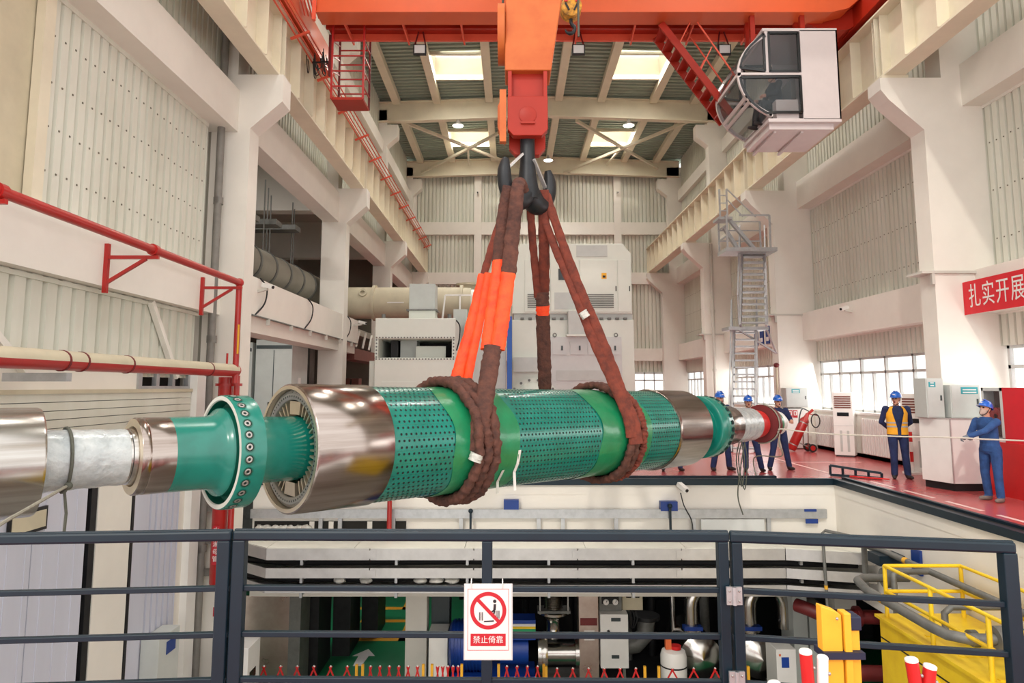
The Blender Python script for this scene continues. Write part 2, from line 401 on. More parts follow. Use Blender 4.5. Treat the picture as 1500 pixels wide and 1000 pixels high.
# ---- end wall
we = struct('wall_end', (1.8, 39.3, 0), 'pale ribbed end wall with white concrete frame')
for x in (-6.0, -2.2, 5.95, 9.3):
    M().box((x, 38.95, 0), (x+0.42, 39.4, 14.3)).obj('column', 'plaster', we)
xs_ = [-6.2, -2.2, 5.95, 9.9]
for i in range(3):
    a, b = xs_[i]+(0.42 if i else 0), xs_[i+1]
    for (z0, z1) in ((10.73, 11.47), (7.82, 8.5), (3.4, 4.1)): M().box((a, 39.0, z0), (b, 39.4, z1)).obj('beam', 'plaster', we)
    for (z0, z1) in ((11.47, 15.4), (8.5, 10.73), (4.1, 7.82), (2.75, 3.4)): corrugated(a, b, z0, z1, 39.3, 'x', -1, 0.22).obj('wall_panel', 'sheet_white', we)
    if i < 2: M().box((a, 39.25, 0), (b, 39.4, 2.75)).obj('sill_wall', 'plaster', we)
M().box((6.37, 39.2, 0), (9.3, 39.4, 1.3)).obj('sill_wall', 'plaster', we)
M().box((-6.2, 39.4, 2.7), (9.9, 39.5, 15.5)).obj('outer_sheet', 'plaster_grey', we)
w = struct('window_5', (7.8, 39.2, 1.3), 'far window in the end wall behind the rotor')
m = M().box((6.4, 39.1, 1.3), (9.3, 39.2, 1.4)).box((6.4, 39.1, 2.65), (9.3, 39.2, 2.75)).box((6.4, 39.1, 2.25), (9.3, 39.2, 2.33)); m.obj('window_frame', 'grey_paint', w)
for i in range(6):
    M().box((6.4+i*0.56, 39.1, 1.3), (6.46+i*0.56, 39.2, 2.75)).obj('mullion', 'grey_paint', w)
    if i < 5: M().box((6.46+i*0.56, 39.15, 1.4), (6.96+i*0.56, 39.157, 2.65)).obj('pane', 'window_glass', w)
# ---- left wall
wl = struct('wall_left', (-6.2, 20, 0), 'white left hall wall with concrete columns and open auxiliary bay')
for k, y in enumerate(CY_):
    m = M()
    m.box((-6.25, y, -4.6 if k < 2 else 0), (-5.45, y+TH, 8.45))
    m.prism([(-5.45, 7.28), (-4.8, 7.86), (-4.8, 8.45), (-5.45, 8.45)], 'y', y, y+TH)
    m.box((-6.25, y, 8.45), (-5.75, y+TH, 14.6))
    m.obj('column', 'plaster', wl)
    M().prism([(-5.75, 12.9), (-5.25, 13.35), (-5.25, 13.9), (-5.75, 13.9)], 'y', y, y+TH).obj('roof_bracket', 'plaster', wl)
for k in range(4):
    y0, y1 = CY_[k]+TH, CY_[k+1]
    corrugated(y0, y1, 8.2, 12.65, -6.2, 'y', 1, 0.22).obj('wall_panel', 'sheet_white', wl)
    M().box((-6.2, y0, 12.6), (-5.9, y1, 13.2)).obj('beam', 'plaster', wl)
    corrugated(y0, y1, 13.2, 15.2, -6.2, 'y', 1, 0.22).obj('wall_panel', 'sheet_white', wl)
    M().box((-6.35, y0-TH, 8.2), (-6.25, y1, 15.2)).obj('outer_sheet', 'plaster_grey', wl)
# near bay, closed
y0, y1 = 5.9, 13.7
M().box((-6.3, y0, 7.2), (-5.7, y1, 8.1)).obj('beam', 'plaster', wl)
corrugated(8.6, 13.25, 4.3, 7.3, -6.2, 'y', 1, 0.22).obj('wall_panel', 'sheet_white', wl)
screws(M(), 8.6, 13.25, (4.75, 5.35, 5.95, 6.6), -6.2, 'y', 1, 0.22).obj('panel_screw', 'screw', wl)['kind'] = 'stuff'
M().box((-6.2, 8.42, 4.25), (-6.08, 8.62, 7.3)).obj('panel_edge', 'cream_steel', wl)
M().box((-6.3, 5.9, 4.2), (-6.22, 8.5, 7.3)).obj('wall_panel', 'beige_duct', wl)
M().box((-6.16, 8.5, 7.12), (-6.1, 13.25, 7.22)).obj('flashing', 'sheet_white', wl)
M().box((-6.3, y0, 3.38), (-5.9, y1, 4.24)).obj('beam', 'plaster', wl)
corrugated(y0, 13.1, 2.1, 3.4, -6.2, 'y', 1, 0.3).obj('wall_panel', 'sheet_white', wl)
M().box((-6.14, y0, 3.3), (-6.08, 13.2, 3.36)).obj('flashing', 'sheet_white', wl)
for (ya, yb) in ((6.9, 8.55), (11.35, 12.35)): M().bar((-6.05, ya, 3.36), (-6.05, yb, 2.1), 0.09).obj('brace', 'plaster', wl)
M().box((-6.3, y0, 1.86), (-6.1, 11.15, 2.2)).obj('lintel', 'plaster', wl)
M().box((-6.35, y0, -4.6), (-6.3, y1, 8.2)).obj('outer_sheet', 'plaster_grey', wl)
# upper beams and auxiliary bay behind the columns
for k in (1, 2, 3):
    y0, y1 = CY_[k]+TH, CY_[k+1]
    M().box((-6.2, y0, 7.32), (-5.7, y1, 8.3)).obj('beam', 'plaster', wl)
    M().box((-12.2, y1-0.1, 7.68), (-6.25, y1+0.4, 9.3)).obj('cross_beam', 'plaster', wl)
    M().box((-12.2, y0-0.5, 9.3), (-6.35, y1, 9.5)).obj('aux_ceiling', 'plaster_grey', wl)
M().box((-5.95, 14.2, 3.45), (-5.5, 24.3, 4.27)).obj('beam', 'plaster', wl)
M().box((-6.2, 14.2, 3.1), (-5.6, 24.3, 3.45)).obj('beam', 'plaster', wl)
M().box((-6.2, 24.3, 2.9), (-5.6, 38.5, 3.3)).obj('beam', 'brown_post', wl)
M().box((-12.3, 13.7, 0), (-12.2, 38.5, 9.5)).obj('aux_back_wall', 'aux_wall', wl)
M().box((-12.2, 38.4, 0), (-6.2, 38.5, 9.5)).obj('aux_end_wall', 'aux_wall', wl)
M().box((-12.2, 14.0, 4.0), (-6.2, 38.5, 4.25)).obj('aux_floor', 'aux_wall', wl)
M().box((-12.2, 13.7, 0), (-6.25, 13.8, 9.5)).obj('aux_near_wall', 'aux_wall', wl)
# ---- roof
cl = struct('ceiling', (1.8, 25, 14), 'grey ribbed roof on cream steel beams with roof lights')
def roof_z(x): return 15.3-0.026*abs(x-1.8)
RY0, RY1 = 5.4, 39.4
PX = [-5.3, -3.45, -1.05, 0.55, 2.15, 4.1, 6.5, 8.35]
sky = []
for k in range(4): sky += [(-3.3, -1.2, CY_[k]+4.0, CY_[k]+6.1), (4.25, 6.35, CY_[k]+4.0, CY_[k]+6.1)]
edges = [-6.3]+PX+[10.0]
for i in range(len(edges)-1):
    a, b = edges[i], edges[i+1]
    for k in range(4):
        y0, y1 = CY_[k], (CY_[k+1] if k < 3 else 39.5)
        holes = [h for h in sky if abs((h[0]+h[1])/2-(a+b)/2) < 0.4 and y0 < h[2] < y1]
        segs = [(y0, y1)] if not holes else [(y0, holes[0][2]), (holes[0][3], y1)]
        m = M()
        for (s0, s1) in segs:
            n = max(1, int((s1-s0)/0.3)); p = (s1-s0)/n; vs = []; fs = []
            for j in range(n):
                for (t, h) in ((0, 0), (0.45, 0), (0.52, 0.12), (0.93, 0.12)):
                    yy = s0+(j+t)*p; vs += [(a, yy, roof_z(a)+h), (b, yy, roof_z(b)+h)]
            vs += [(a, s1, roof_z(a)), (b, s1, roof_z(b))]
            for j in range(len(vs)//2-1): fs.append((2*j, 2*j+1, 2*j+3, 2*j+2))
            m.add(vs, fs)
        m.obj('roof_panel', 'roof_sheet', cl)
for y in CY_:
    m = M(); N = 12
    for (zo, h, yo, w) in ((0, 0.05, -0.16, 0.32), (0.05, 0.85, 0.0, 0.03), (0.9, 0.05, -0.16, 0.32)):
        for i in range(N):
            xa = -6.2+15.9*i/N; xb = -6.2+15.9*(i+1)/N
            za = 14.27-0.036*abs(xa-1.8)+zo; zb = 14.27-0.036*abs(xb-1.8)+zo
            m.add([(xa, y+yo, za), (xb, y+yo, zb), (xb, y+yo+w, zb), (xa, y+yo+w, za), (xa, y+yo, za+h), (xb, y+yo, zb+h), (xb, y+yo+w, zb+h), (xa, y+yo+w, za+h)],
                  [(0,3,2,1),(4,5,6,7),(0,1,5,4),(1,2,6,5),(2,3,7,6),(3,0,4,7)])
    m.obj('roof_beam', 'cream_steel', cl)
for k in range(4):
    y0, y1 = CY_[k], CY_[k+1]
    for x in PX: M().box((x-0.17, y0+0.1, roof_z(x)-0.3), (x+0.17, y1-0.1, roof_z(x)-0.02)).obj('purlin', 'cream_steel', cl)
    if k in (1, 3):
        for (xa, xb) in ((-5.2, 0.6), (3.0, 8.4)):
            M().bar((xa, y0+0.4, 14.25), (xb, y1-0.3, 14.45), 0.13).obj('brace', 'cream_steel', cl)
            M().bar((xb, y0+0.4, 14.3), (xa, y1-0.3, 14.2), 0.13).obj('brace', 'cream_steel', cl)
            xm = (xa+xb)/2; M().bar((xm, (y0+y1)/2, 14.32), (xm-0.2, y1-0.2, 14.7), 0.1).obj('brace', 'cream_steel', cl)
for (xa, xb, ya, yb) in sky:
    zz = roof_z((xa+xb)/2)
    m = M()
    for (p, q) in (((xa-0.1, ya-0.1, zz-0.12), (xb+0.1, ya, zz+0.9)), ((xa-0.1, yb, zz-0.12), (xb+0.1, yb+0.1, zz+0.9)), ((xa-0.1, ya, zz-0.12), (xa, yb, zz+0.9)), ((xb, ya, zz-0.12), (xb+0.1, yb, zz+0.9))): m.box(p, q)
    f = m.obj('skylight_frame', 'cream_steel', cl)
    M().box((xa, ya, zz+0.8), (xb, yb, zz+0.82)).obj('skylight_pane', 'window_glass', f)
# ================================================================= the rotor hanging in its slings
_th = math.atan(0.111); _c, _s = math.cos(_th), math.sin(_th)
def W(px, py, d):
    """world point seen at photograph pixel px,py when it lies d metres in front of the camera"""
    u = (px-750)/1000.0; v = (455-py)/1000.0; t = d/(_c-v*_s)
    return Vector((u*t, d, 1.94+(_s+v*_c)*t))
A0 = Vector((-2.204, 6.783, 1.340)); AX = Vector((0.7125, 0.7015, -0.0138)).normalized()
UX = Vector((-AX.y, AX.x, 0)).normalized(); VX = AX.cross(UX)
def RP(s, deg, r): a = math.radians(deg); return A0+AX*s+(UX*math.cos(a)+VX*math.sin(a))*r
rotor = thing('generator_rotor', A0+AX*3.5+Vector((0, 0, -0.65)), 'long green and steel generator rotor hanging level in brown slings', 'rotor')
RR = 0.63
def turn(prof, n=64, caps=False): return M().lathe(A0, AX, prof, n, caps)
# body with its ventilation holes
body = turn([(0.8, 0.45), (0.836, 0.612), (6.13, 0.612), (6.15, 0.45)], 96).obj('rotor_body', 'rotor_green', rotor)
m = M(); NR = 58
for k in range(NR):
    ang = 360.0*k/NR
    for j in range(84):
        s = 0.90+j*0.0625+(0.03 if k % 2 else 0)
        if 1.62 < s < 2.62 or 4.15 < s < 5.32: continue
        c = RP(s, ang, 0.6145); t = (UX*-math.sin(math.radians(ang))+VX*math.cos(math.radians(ang)))
        m.add([c+(AX*math.cos(q)+t*math.sin(q))*0.0145 for q in (0, PI/3, 2*PI/3, PI, 4*PI/3, 5*PI/3)], [(0, 1, 2, 3, 4, 5)])
h = m.obj('ventilation_hole', 'hole_dark', body); h['kind'] = 'stuff'
m = M()
for k in range(NR):   # fine wedge joints along the body between the hole rows
    if k % 2 == 0: continue
    ang = 360.0*(k+0.5)/NR
    for (sa, sb) in ((0.84, 1.63), (2.62, 4.15), (5.32, 6.12)):
        m.add([RP(sa, ang-0.12, 0.6135), RP(sb, ang-0.12, 0.6135), RP(sb, ang+0.12, 0.6135), RP(sa, ang+0.12, 0.6135)], [(0, 1, 2, 3)])
m.obj('wedge_joint', 'rotor_green_dark', body)['kind'] = 'stuff'
# retaining rings
r1 = turn([(0.22, 0.565), (0.0, 0.575), (-0.002, 0.585)], 96).obj('ring_bore', 'steel_cut', rotor)
turn([(0.0, 0.572), (-0.004, 0.582), (0.0, 0.612), (0.018, 0.63), (0.836, 0.63), (0.842, 0.625), (0.842, 0.6)], 96).obj('retaining_ring', 'steel_ring', rotor)
turn([(-0.003, 0.574), (-0.006, 0.584), (-0.003, 0.611)], 96).obj('ring_face', 'steel_cut', rotor)
turn([(6.12, 0.6), (6.12, 0.628), (6.15, 0.645), (6.19, 0.633), (7.09, 0.63), (7.1, 0.615), (7.1, 0.40)], 96).obj('retaining_ring', 'steel_ring', rotor)
# end of the winding seen inside the near ring
seg = M(); N = 44
for k in range(N):
    a0, a1 = 360.0*k/N+0.35, 360.0*(k+1)/N-0.35
    seg.add([RP(0.03, a0, 0.535), RP(0.03, a1, 0.535), RP(0.05, a1, 0.568), RP(0.05, a0, 0.568), RP(0.2, a0, 0.535), RP(0.2, a1, 0.535), RP(0.2, a1, 0.568), RP(0.2, a0, 0.568)],
        [(0, 1, 2, 3), (4, 7, 6, 5), (0, 4, 5, 1), (2, 6, 7, 3), (1, 5, 6, 2), (3, 7, 4, 0)])
seg.obj('segment_ring', 'steel_matt', rotor)['kind'] = 'stuff'
turn([(0.2, 0.47), (0.045, 0.47), (0.035, 0.478), (0.03, 0.532), (0.2, 0.534)], 72).obj('hole_plate', 'steel_matt', rotor)
m = M()
for k in range(72):
    a = math.radians(360.0*k/72); t = UX*-math.sin(a)+VX*math.cos(a); n_ = UX*math.cos(a)+VX*math.sin(a); c = A0+AX*0.0305+n_*0.506
    m.add([c+(n_*math.cos(q)*0.011+t*math.sin(q)*0.009) for q in (0, PI/3, 2*PI/3, PI, 4*PI/3, 5*PI/3)], [(0, 5, 4, 3, 2, 1)])
m.obj('plate_hole', 'hole_dark', rotor)['kind'] = 'stuff'
for k in range(38):
    a = 360.0*k/38
    if 72 < a % 360 < 112 or 252 < a % 360 < 292: continue
    ar = math.radians(a); t = (UX*-math.sin(ar)+VX*math.cos(ar))*0.009
    p = [RP(0.07, a, 0.335), RP(0.06, a, 0.47), RP(0.32, a, 0.47), RP(0.32, a, 0.335)]
    M().add([q-t for q in p]+[q+t for q in p], [(0, 1, 2, 3), (7, 6, 5, 4), (0, 4, 5, 1), (1, 5, 6, 2), (2, 6, 7, 3), (3, 7, 4, 0)]).obj('fan_blade', 'steel_cut', rotor)
for c_ in (92, 272):
    p = []
    for s in (0.06, 0.32):
        for (da, r) in ((-16, 0.34), (16, 0.34), (14, 0.47), (-14, 0.47)): p.append(RP(s, c_+da, r))
    M().add(p, [(0, 1, 2, 3), (7, 6, 5, 4), (0, 4, 5, 1), (1, 5, 6, 2), (2, 6, 7, 3), (3, 7, 4, 0)]).obj('pole_block', 'steel_cut', rotor)
turn([(0.32, 0.2), (0.32, 0.56)], 48).obj('bore_back', 'machine_dark', rotor)
# shaft, coupling disc and journals on the near side
turn([(0.4, 0.31), (-0.40, 0.31), (-0.44, 0.33)], 64).obj('shaft', 'rotor_green', rotor)
d1 = turn([(-0.48, 0.34), (-0.432, 0.50), (-0.436, 0.51), (-0.655, 0.51), (-0.663, 0.503)], 72).obj('balance_disc', 'rotor_green', rotor)
turn([(-0.663, 0.504), (-0.666, 0.47), (-0.655, 0.462)], 72).obj('rim_face', 'plaster_grey', d1)
turn([(-0.655, 0.462), (-0.55, 0.455), (-0.54, 0.40), (-0.66, 0.395)], 72).obj('disc_groove', 'rotor_green_dark', d1)
turn([(-0.66, 0.396), (-0.68, 0.39), (-0.70, 0.355), (-0.74, 0.335), (-0.80, 0.322), (-1.12, 0.32)], 64).obj('shaft', 'rotor_green', rotor)
def plug(s, ang, r, rr, parent, dark=False):
    a = math.radians(ang); n_ = UX*math.cos(a)+VX*math.sin(a); c = A0+AX*s+n_*r
    o = M().lathe(c, n_, [(0.004, rr), (0.004, rr*0.82), (-0.014, rr*0.78), (-0.014, rr*0.62)], 16, False).obj('balance_plug', 'hole_dark' if dark else 'rotor_green_dark', parent)
    M().lathe(c, n_, [(0.002, rr*0.80), (0.002, 0.0001)], 14, False).obj('plug_seat', 'hole_dark', o)
    if not dark: M().lathe(c, n_, [(0.003, rr*0.66), (0.005, rr*0.62), (0.005, rr*0.34), (0.003, rr*0.3)], 14, False).obj('plug_ring', 'steel_matt', o)
for k in range(30): plug(-0.592, 12*k+4, 0.511, 0.044, d1)
turn([(-1.12, 0.3205), (-1.17, 0.321), (-1.30, 0.321), (-1.312, 0.314), (-1.325, 0.321), (-1.37, 0.321), (-1.382, 0.312)], 64).obj('journal', 'steel_ring', rotor)
turn([(-1.382, 0.313), (-1.385, 0.25), (-1.35, 0.235)], 64).obj('journal_face', 'steel_cut', rotor)
turn([(-1.35, 0.236), (-1.42, 0.23), (-1.425, 0.222), (-1.46, 0.222)], 64).obj('journal_step', 'steel_bright', rotor)
pts = []
for i in range(15):
    s = -1.44-0.66*i/14; pts.append((s, 0.228+0.012*math.sin(i*1.7)*0.3+0.014*i/14))
turn(pts, 48).obj('plastic_wrap', 'plastic_wrap', rotor)
turn([(-2.05, 0.2), (-2.052, 0.402), (-2.07, 0.41), (-3.3, 0.41)], 72).obj('collector_ring', 'steel_bright', rotor)
turn([(-3.3, 0.41), (-3.3, 0.25), (-3.9, 0.25), (-3.9, 0.0001)], 48).obj('shaft_end', 'steel_bright', rotor)
# far end: disc, journal, seal rings
d2 = turn([(7.1, 0.36), (7.55, 0.36), (7.56, 0.42), (7.585, 0.42), (7.59, 0.47), (7.59, 0.535), (7.60, 0.545), (7.99, 0.54), (8.0, 0.53), (8.02, 0.42), (8.10, 0.40)], 72).obj('balance_disc', 'rotor_green', rotor)
for k in range(28): plug(7.93, 12.857*k+3, 0.542, 0.043, d2, True)
turn([(8.08, 0.40), (8.12, 0.37), (8.30, 0.362)], 48).obj('shaft', 'rotor_green', rotor)
turn([(8.30, 0.36), (8.75, 0.36), (8.76, 0.352)], 48).obj('journal', 'steel_ring', rotor)
turn([(8.76, 0.35), (8.85, 0.345), (9.2, 0.33), (9.6, 0.315), (9.6, 0.24)], 48).obj('plastic_wrap', 'plastic_wrap', rotor)
turn([(9.6, 0.26), (9.61, 0.285), (9.95, 0.27), (9.96, 0.24)], 48).obj('seal_ring', 'barrier_red', rotor)
turn([(10.05, 0.2), (10.07, 0.37), (10.14, 0.38), (10.15, 0.35), (10.19, 0.35), (10.2, 0.375), (10.27, 0.375), (10.29, 0.3)], 64).obj('brake_disc', 'dark_red', rotor)
turn([(10.29, 0.33), (10.35, 0.33), (10.36, 0.28)], 48).obj('brake_ring', 'conductor_red', rotor)
turn([(10.35, 0.26), (10.45, 0.255), (10.8, 0.245), (10.86, 0.2), (10.86, 0.0001)], 48).obj('wrapped_end', 'white_paint', rotor)
turn([(10.5, 0.262), (10.62, 0.258)], 48).obj('end_band', 'green_wrap', rotor)
# green protective wraps under the slings
for (sa, sb, lab) in ((1.63, 2.62, 0), (4.16, 5.32, 1)):
    pr2 = []; n = 10
    g = M(); NA = 72; vs = []; fs = []
    for i in range(n+1):
        for k in range(NA):
            an = 2*PI*k/NA; s = sa+(sb-sa)*i/n+(0.05*math.sin(an*2+lab)+0.03*math.sin(an*5) if i in (0, n) else 0)
            vs.append(RP(s, math.degrees(an), 0.619+0.004*math.sin(3*an+i)+0.003*math.sin(7*an+2.1*i)))
    for i in range(n):
        for k in range(NA): fs.append((i*NA+k, i*NA+(k+1) % NA, (i+1)*NA+(k+1) % NA, (i+1)*NA+k))
    g.add(vs, fs, True).obj('green_wrap', 'green_wrap', rotor)
def strip(name, pts, w, m_, parent, th=0.004):
    m = M()
    for a, b in zip(pts[:-1], pts[1:]): m.bar(a, b, 2*w, th, tuple(-UX))
    m.obj(name, m_, parent)
strip('adhesive_tape', [RP(2.62, 190, 0.625), RP(2.63, 205, 0.63), RP(2.63, 216, 0.634), RP(2.63, 217, 0.64)+Vector((0.01, 0, -0.2))], 0.022, 'print_white', rotor)
strip('adhesive_tape', [RP(2.43, 212, 0.63), RP(2.44, 228, 0.64), RP(2.44, 229, 0.65)+Vector((0, 0, -0.12))], 0.02, 'plastic_bag', rotor)
# ---- slings
def wrinkled(pts, r, n=12, amp=0.10, flat=1.0, up=None, seed=1, taper=None):
    rnd = random.Random(seed); out = []; rs = []
    for i in range(len(pts)-1):
        a, b = Vector(pts[i]), Vector(pts[i+1]); st = max(2, int((b-a).length/0.045))
        for j in range(st): out.append(a.lerp(b, j/st))
    out.append(Vector(pts[-1]))
    for i in range(len(out)): rs.append((r if taper is None else r+(taper-r)*i/len(out))*(1+amp*(rnd.random()-0.5)*1.6))
    return M().tube(out, rs, n, flat=flat, up=up, wr=0.03)
def coil(s0, s1, r, rad, m_, parent, seed, a0=0, a1=360):
    rnd = random.Random(seed); pts = []; rs = []; N = 150
    for i in range(N):
        f = i/(N-1); an = a0+(a1-a0)*f
        fold = 0.10*math.sin(i*1.9+seed)+0.07*math.sin(i*0.83)+0.06*(rnd.random()-0.5)
        pts.append(RP(s0+(s1-s0)*f+0.012*math.sin(i*0.35+seed), an, 0.628+r)); rs.append(r*(1+1.25*fold))
    return M().tube(pts, rs, 16, flat=0.86, wr=0.085).obj('sling_coil', m_, parent)
def smoothpath(P, n=6):
    out = []
    for i in range(len(P)-1):
        p0, p1, p2, p3 = P[max(i-1, 0)], P[i], P[i+1], P[min(i+2, len(P)-1)]
        for j in range(n):
            t = j/n; out.append(0.5*((2*p1)+(p2-p0)*t+(2*p0-5*p1+4*p2-p3)*t*t+(3*p1-p0-3*p2+p3)*t**3))
    return out+[P[-1]]
def leg(name, px, m_, parent, w, seed, flat=0.4, taper=None, up=None):
    return wrinkled(smoothpath([W(*p) for p in px]), w*0.92, 12, 0.07, flat, (0, -1, 0.2) if up is None else up, seed, taper).obj(name, m_, parent)
sl = thing('lifting_sling', RP(2.1, 270, 0.7), 'sling with bright orange sleeves from the hook to the near rotor wrap', 'sling', 'lifting slings on the rotor')
coil(1.86, 1.98, 0.062, 0, 'sling_brown', sl, 1, 20, 380); coil(2.0, 2.1, 0.062, 0, 'sling_brown', sl, 2, 60, 420); coil(2.13, 2.2, 0.066, 0, 'sling_brown', sl, 3, 30, 390)
coil(2.0, 2.26, 0.05, 0, 'sling_brown', sl, 4, 100, 250)
leg('sling_leg', [(768, 282, 9.0), (762, 266, 8.85), (758, 275, 8.72), (756, 300, 8.68), (750, 350, 8.66), (745, 402, 8.62)], 'sling_brown', sl, 0.082, 11, taper=0.1)
leg('sling_sleeve', [(745, 400, 8.62), (738, 450, 8.42), (729, 512, 8.15)], 'sling_orange', sl, 0.10, 12, taper=0.09)
leg('sling_leg', [(744, 272, 8.76), (737, 310, 8.78), (730, 384, 8.75)], 'sling_brown', sl, 0.07, 13, taper=0.085)
leg('sling_sleeve', [(731, 380, 8.75), (722, 450, 8.5), (714, 512, 8.2)], 'sling_orange', sl, 0.085, 14, taper=0.09)
leg('sling_leg', [(722, 508, 8.16), (714, 560, 7.95), (707, 600, 7.78), (699, 632, 7.7), (692, 660, 7.68)], 'sling_brown', sl, 0.115, 15, 0.55)
leg('sling_label', [(699, 664, 7.62), (695, 675, 7.62)], 'plastic_bag', sl, 0.082, 16, 0.95)
leg('sling_leg', [(744, 290, 9.2), (724, 350, 9.12), (708, 405, 9.05)], 'sling_rust', sl, 0.055, 17)
leg('sling_sleeve', [(708, 402, 9.05), (690, 480, 8.85), (672, 545, 8.72), (662, 590, 8.72)], 'sling_orange', sl, 0.075, 18, taper=0.095)
leg('sling_sleeve', [(716, 400, 9.0), (703, 470, 8.82), (690, 530, 8.7), (680, 590, 8.7)], 'sling_orange', sl, 0.06, 19)
s2 = thing('lifting_sling', RP(5.0, 270, 0.7), 'rust red sling from the hook to the far rotor wrap', 'sling', 'lifting slings on the rotor')
coil(4.72, 4.84, 0.058, 0, 'sling_brown', s2, 5, 30, 390); coil(4.86, 4.95, 0.058, 0, 'sling_brown', s2, 6, 70, 430); coil(5.0, 5.1, 0.055, 0, 'sling_rust', s2, 7, 100, 290)
coil(5.06, 5.14, 0.045, 0, 'sling_rust', s2, 8, 120, 285)
leg('sling_leg', [(800, 284, 9.3), (822, 350, 9.4), (850, 425, 9.5), (882, 500, 9.6), (908, 570, 9.65), (926, 615, 9.62), (932, 650, 9.62)], 'sling_rust', s2, 0.062, 21, taper=0.1)
leg('sling_leg', [(790, 300, 9.35), (812, 360, 9.43), (840, 425, 9.5), (870, 500, 9.58), (898, 560, 9.62), (920, 610, 9.6), (926, 640, 9.6)], 'sling_rust', s2, 0.055, 22, taper=0.085)
leg('sling_label', [(853, 456, 9.46), (859, 465, 9.46)], 'plastic_bag', s2, 0.07, 23, 0.7)
s3 = thing('lifting_sling', W(797, 570, 10.3), 'straight brown sling hanging from the hook behind the rotor', 'sling', 'lifting slings on the rotor')
leg('sling_leg', [(776, 290, 9.25), (780, 350, 9.5), (788, 435, 9.9)], 'sling_rust', s3, 0.06, 31)
leg('sling_leg', [(796, 278, 9.25), (797, 350, 9.5), (797, 432, 9.9)], 'sling_rust', s3, 0.085, 32)
leg('sling_band', [(794, 428, 9.88), (795, 448, 9.92)], 'sling_brown', s3, 0.105, 33, 0.5)
leg('sling_sleeve', [(795, 446, 9.92), (795, 462, 9.96)], 'sling_orange', s3, 0.105, 34, 0.45)
leg('sling_leg', [(795, 460, 9.96), (797, 520, 10.15), (799, 600, 10.35)], 'sling_brown', s3, 0.11, 35)
# ---- hook block
HX, HY = 0.215, 9.2
hk = thing('hook_block', (HX, HY, 4.3), 'orange hook block with black double hook above the rotor', 'crane hook')
m = M()
def wedge(m, x0a, x1a, za, x0b, x1b, zb, y0, y1):
    m.add([(x0a, y0, za), (x1a, y0, za), (x1a, y1, za), (x0a, y1, za), (x0b, y0, zb), (x1b, y0, zb), (x1b, y1, zb), (x0b, y1, zb)],
          [(0,3,2,1),(4,5,6,7),(0,1,5,4),(1,2,6,5),(2,3,7,6),(3,0,4,7)]); return m
wedge(m, -0.10, 0.54, 6.28, -0.085, 0.76, 7.8, 9.0, 9.5).box((-0.08, 9.0, 7.8), (0.9, 9.5, 9.6))
m.obj('sheave_housing', 'hook_orange', hk, 0.015)
m = M(); m.lathe((-0.2, 9.3, 6.95), (1, 0, 0), [(0, 0.0001), (0, 0.42), (0.1, 0.42), (0.1, 0.0001)], 28, False); m.obj('sheave', 'hook_orange', hk)
M().box((-0.02, 9.12, 5.9), (0.45, 9.35, 6.3)).obj('hanger_web', 'crane_red', hk)
for xx in (-0.055, 0.435): M().box((xx, 9.02, 5.75), (xx+0.05, 9.3, 6.3)).obj('hanger_flange', 'crane_red', hk)
m = M().prism([(-0.06, 5.9), (-0.06, 5.43), (0.02, 5.34), (0.41, 5.34), (0.49, 5.43), (0.49, 5.9)], 'y', 8.98, 9.12); m.obj('block_plate', 'crane_red', hk, 0.01)
m = M().prism([(-0.12, 6.0), (-0.2, 5.8), (-0.2, 5.5), (-0.1, 5.3), (-0.1, 6.0)], 'y', 9.1, 9.3); m.obj('side_plate', 'hook_orange', hk)
M().box((-0.17, 8.99, 5.26), (-0.08, 9.1, 6.0)).obj('side_bar', 'hook_orange', hk)
m = M().prism([(-0.04, 5.6), (-0.04, 5.27), (0.05, 5.17), (0.38, 5.17), (0.47, 5.27), (0.47, 5.6)], 'y', 9.28, 9.42); m.obj('block_plate', 'crane_red', hk, 0.01)
M().lathe((0.215, 8.99, 5.63), (0, -1, 0), [(0, 0.12), (0.02, 0.12), (0.025, 0.11), (0.025, 0.0001)], 28, False).obj('pin_cap', 'crane_red', hk)
M().box((0.12, 8.95, 5.50), (0.31, 8.98, 5.53)).obj('pin_keeper', 'crane_red', hk)
# shank and ramshorn hook (prongs along the rotor)
D = Vector((0.74, 0.67, 0)).normalized(); C0 = Vector((HX, HY, 0))
prof = [(0, 0.10), (0.4, 0.105), (0.62, 0.13), (0.82, 0.17), (0.90, 0.16)]
m = M().lathe((HX, HY, 5.4), (0, 0, -1), prof, 24)
def horn(sg):
    P = [C0+Vector((0, 0, 4.62)), C0+D*sg*0.16+Vector((0, 0, 4.47)), C0+D*sg*0.30+Vector((0, 0, 4.50)), C0+D*sg*0.41+Vector((0, 0, 4.64)), C0+D*sg*0.43+Vector((0, 0, 4.84)), C0+D*sg*0.40+Vector((0, 0, 5.0))]
    rs = [0.16, 0.15, 0.125, 0.10, 0.09, 0.045]
    pp = smoothpath(P, 5); rr = []
    for i in range(len(pp)): t = i/5.0; k = min(int(t), 4); rr.append(rs[k]+(rs[k+1]-rs[k])*(t-k))
    return M().tube(pp, rr, 14, flat=1.0)
m.obj('hook_shank', 'hook_black', hk)
for sg in (-1, 1): horn(sg).obj('hook_prong', 'hook_black', hk)
M().bar(C0+Vector((-0.07, -0.1, 5.12)), C0-D*0.36+Vector((0, 0, 4.88)), 0.05, 0.03).obj('safety_latch', 'aluminium', hk)
M().bar(C0+Vector((0.08, -0.08, 5.05)), C0+D*0.36+Vector((0, 0, 4.72)), 0.05, 0.03).obj('safety_latch', 'aluminium', hk)
for xx in (-0.13, 0.95): M().cyl((xx, 9.25, 6.9), (xx, 9.25, 14), 0.016, n=6).obj('hoist_rope', 'rope_dark', hk)
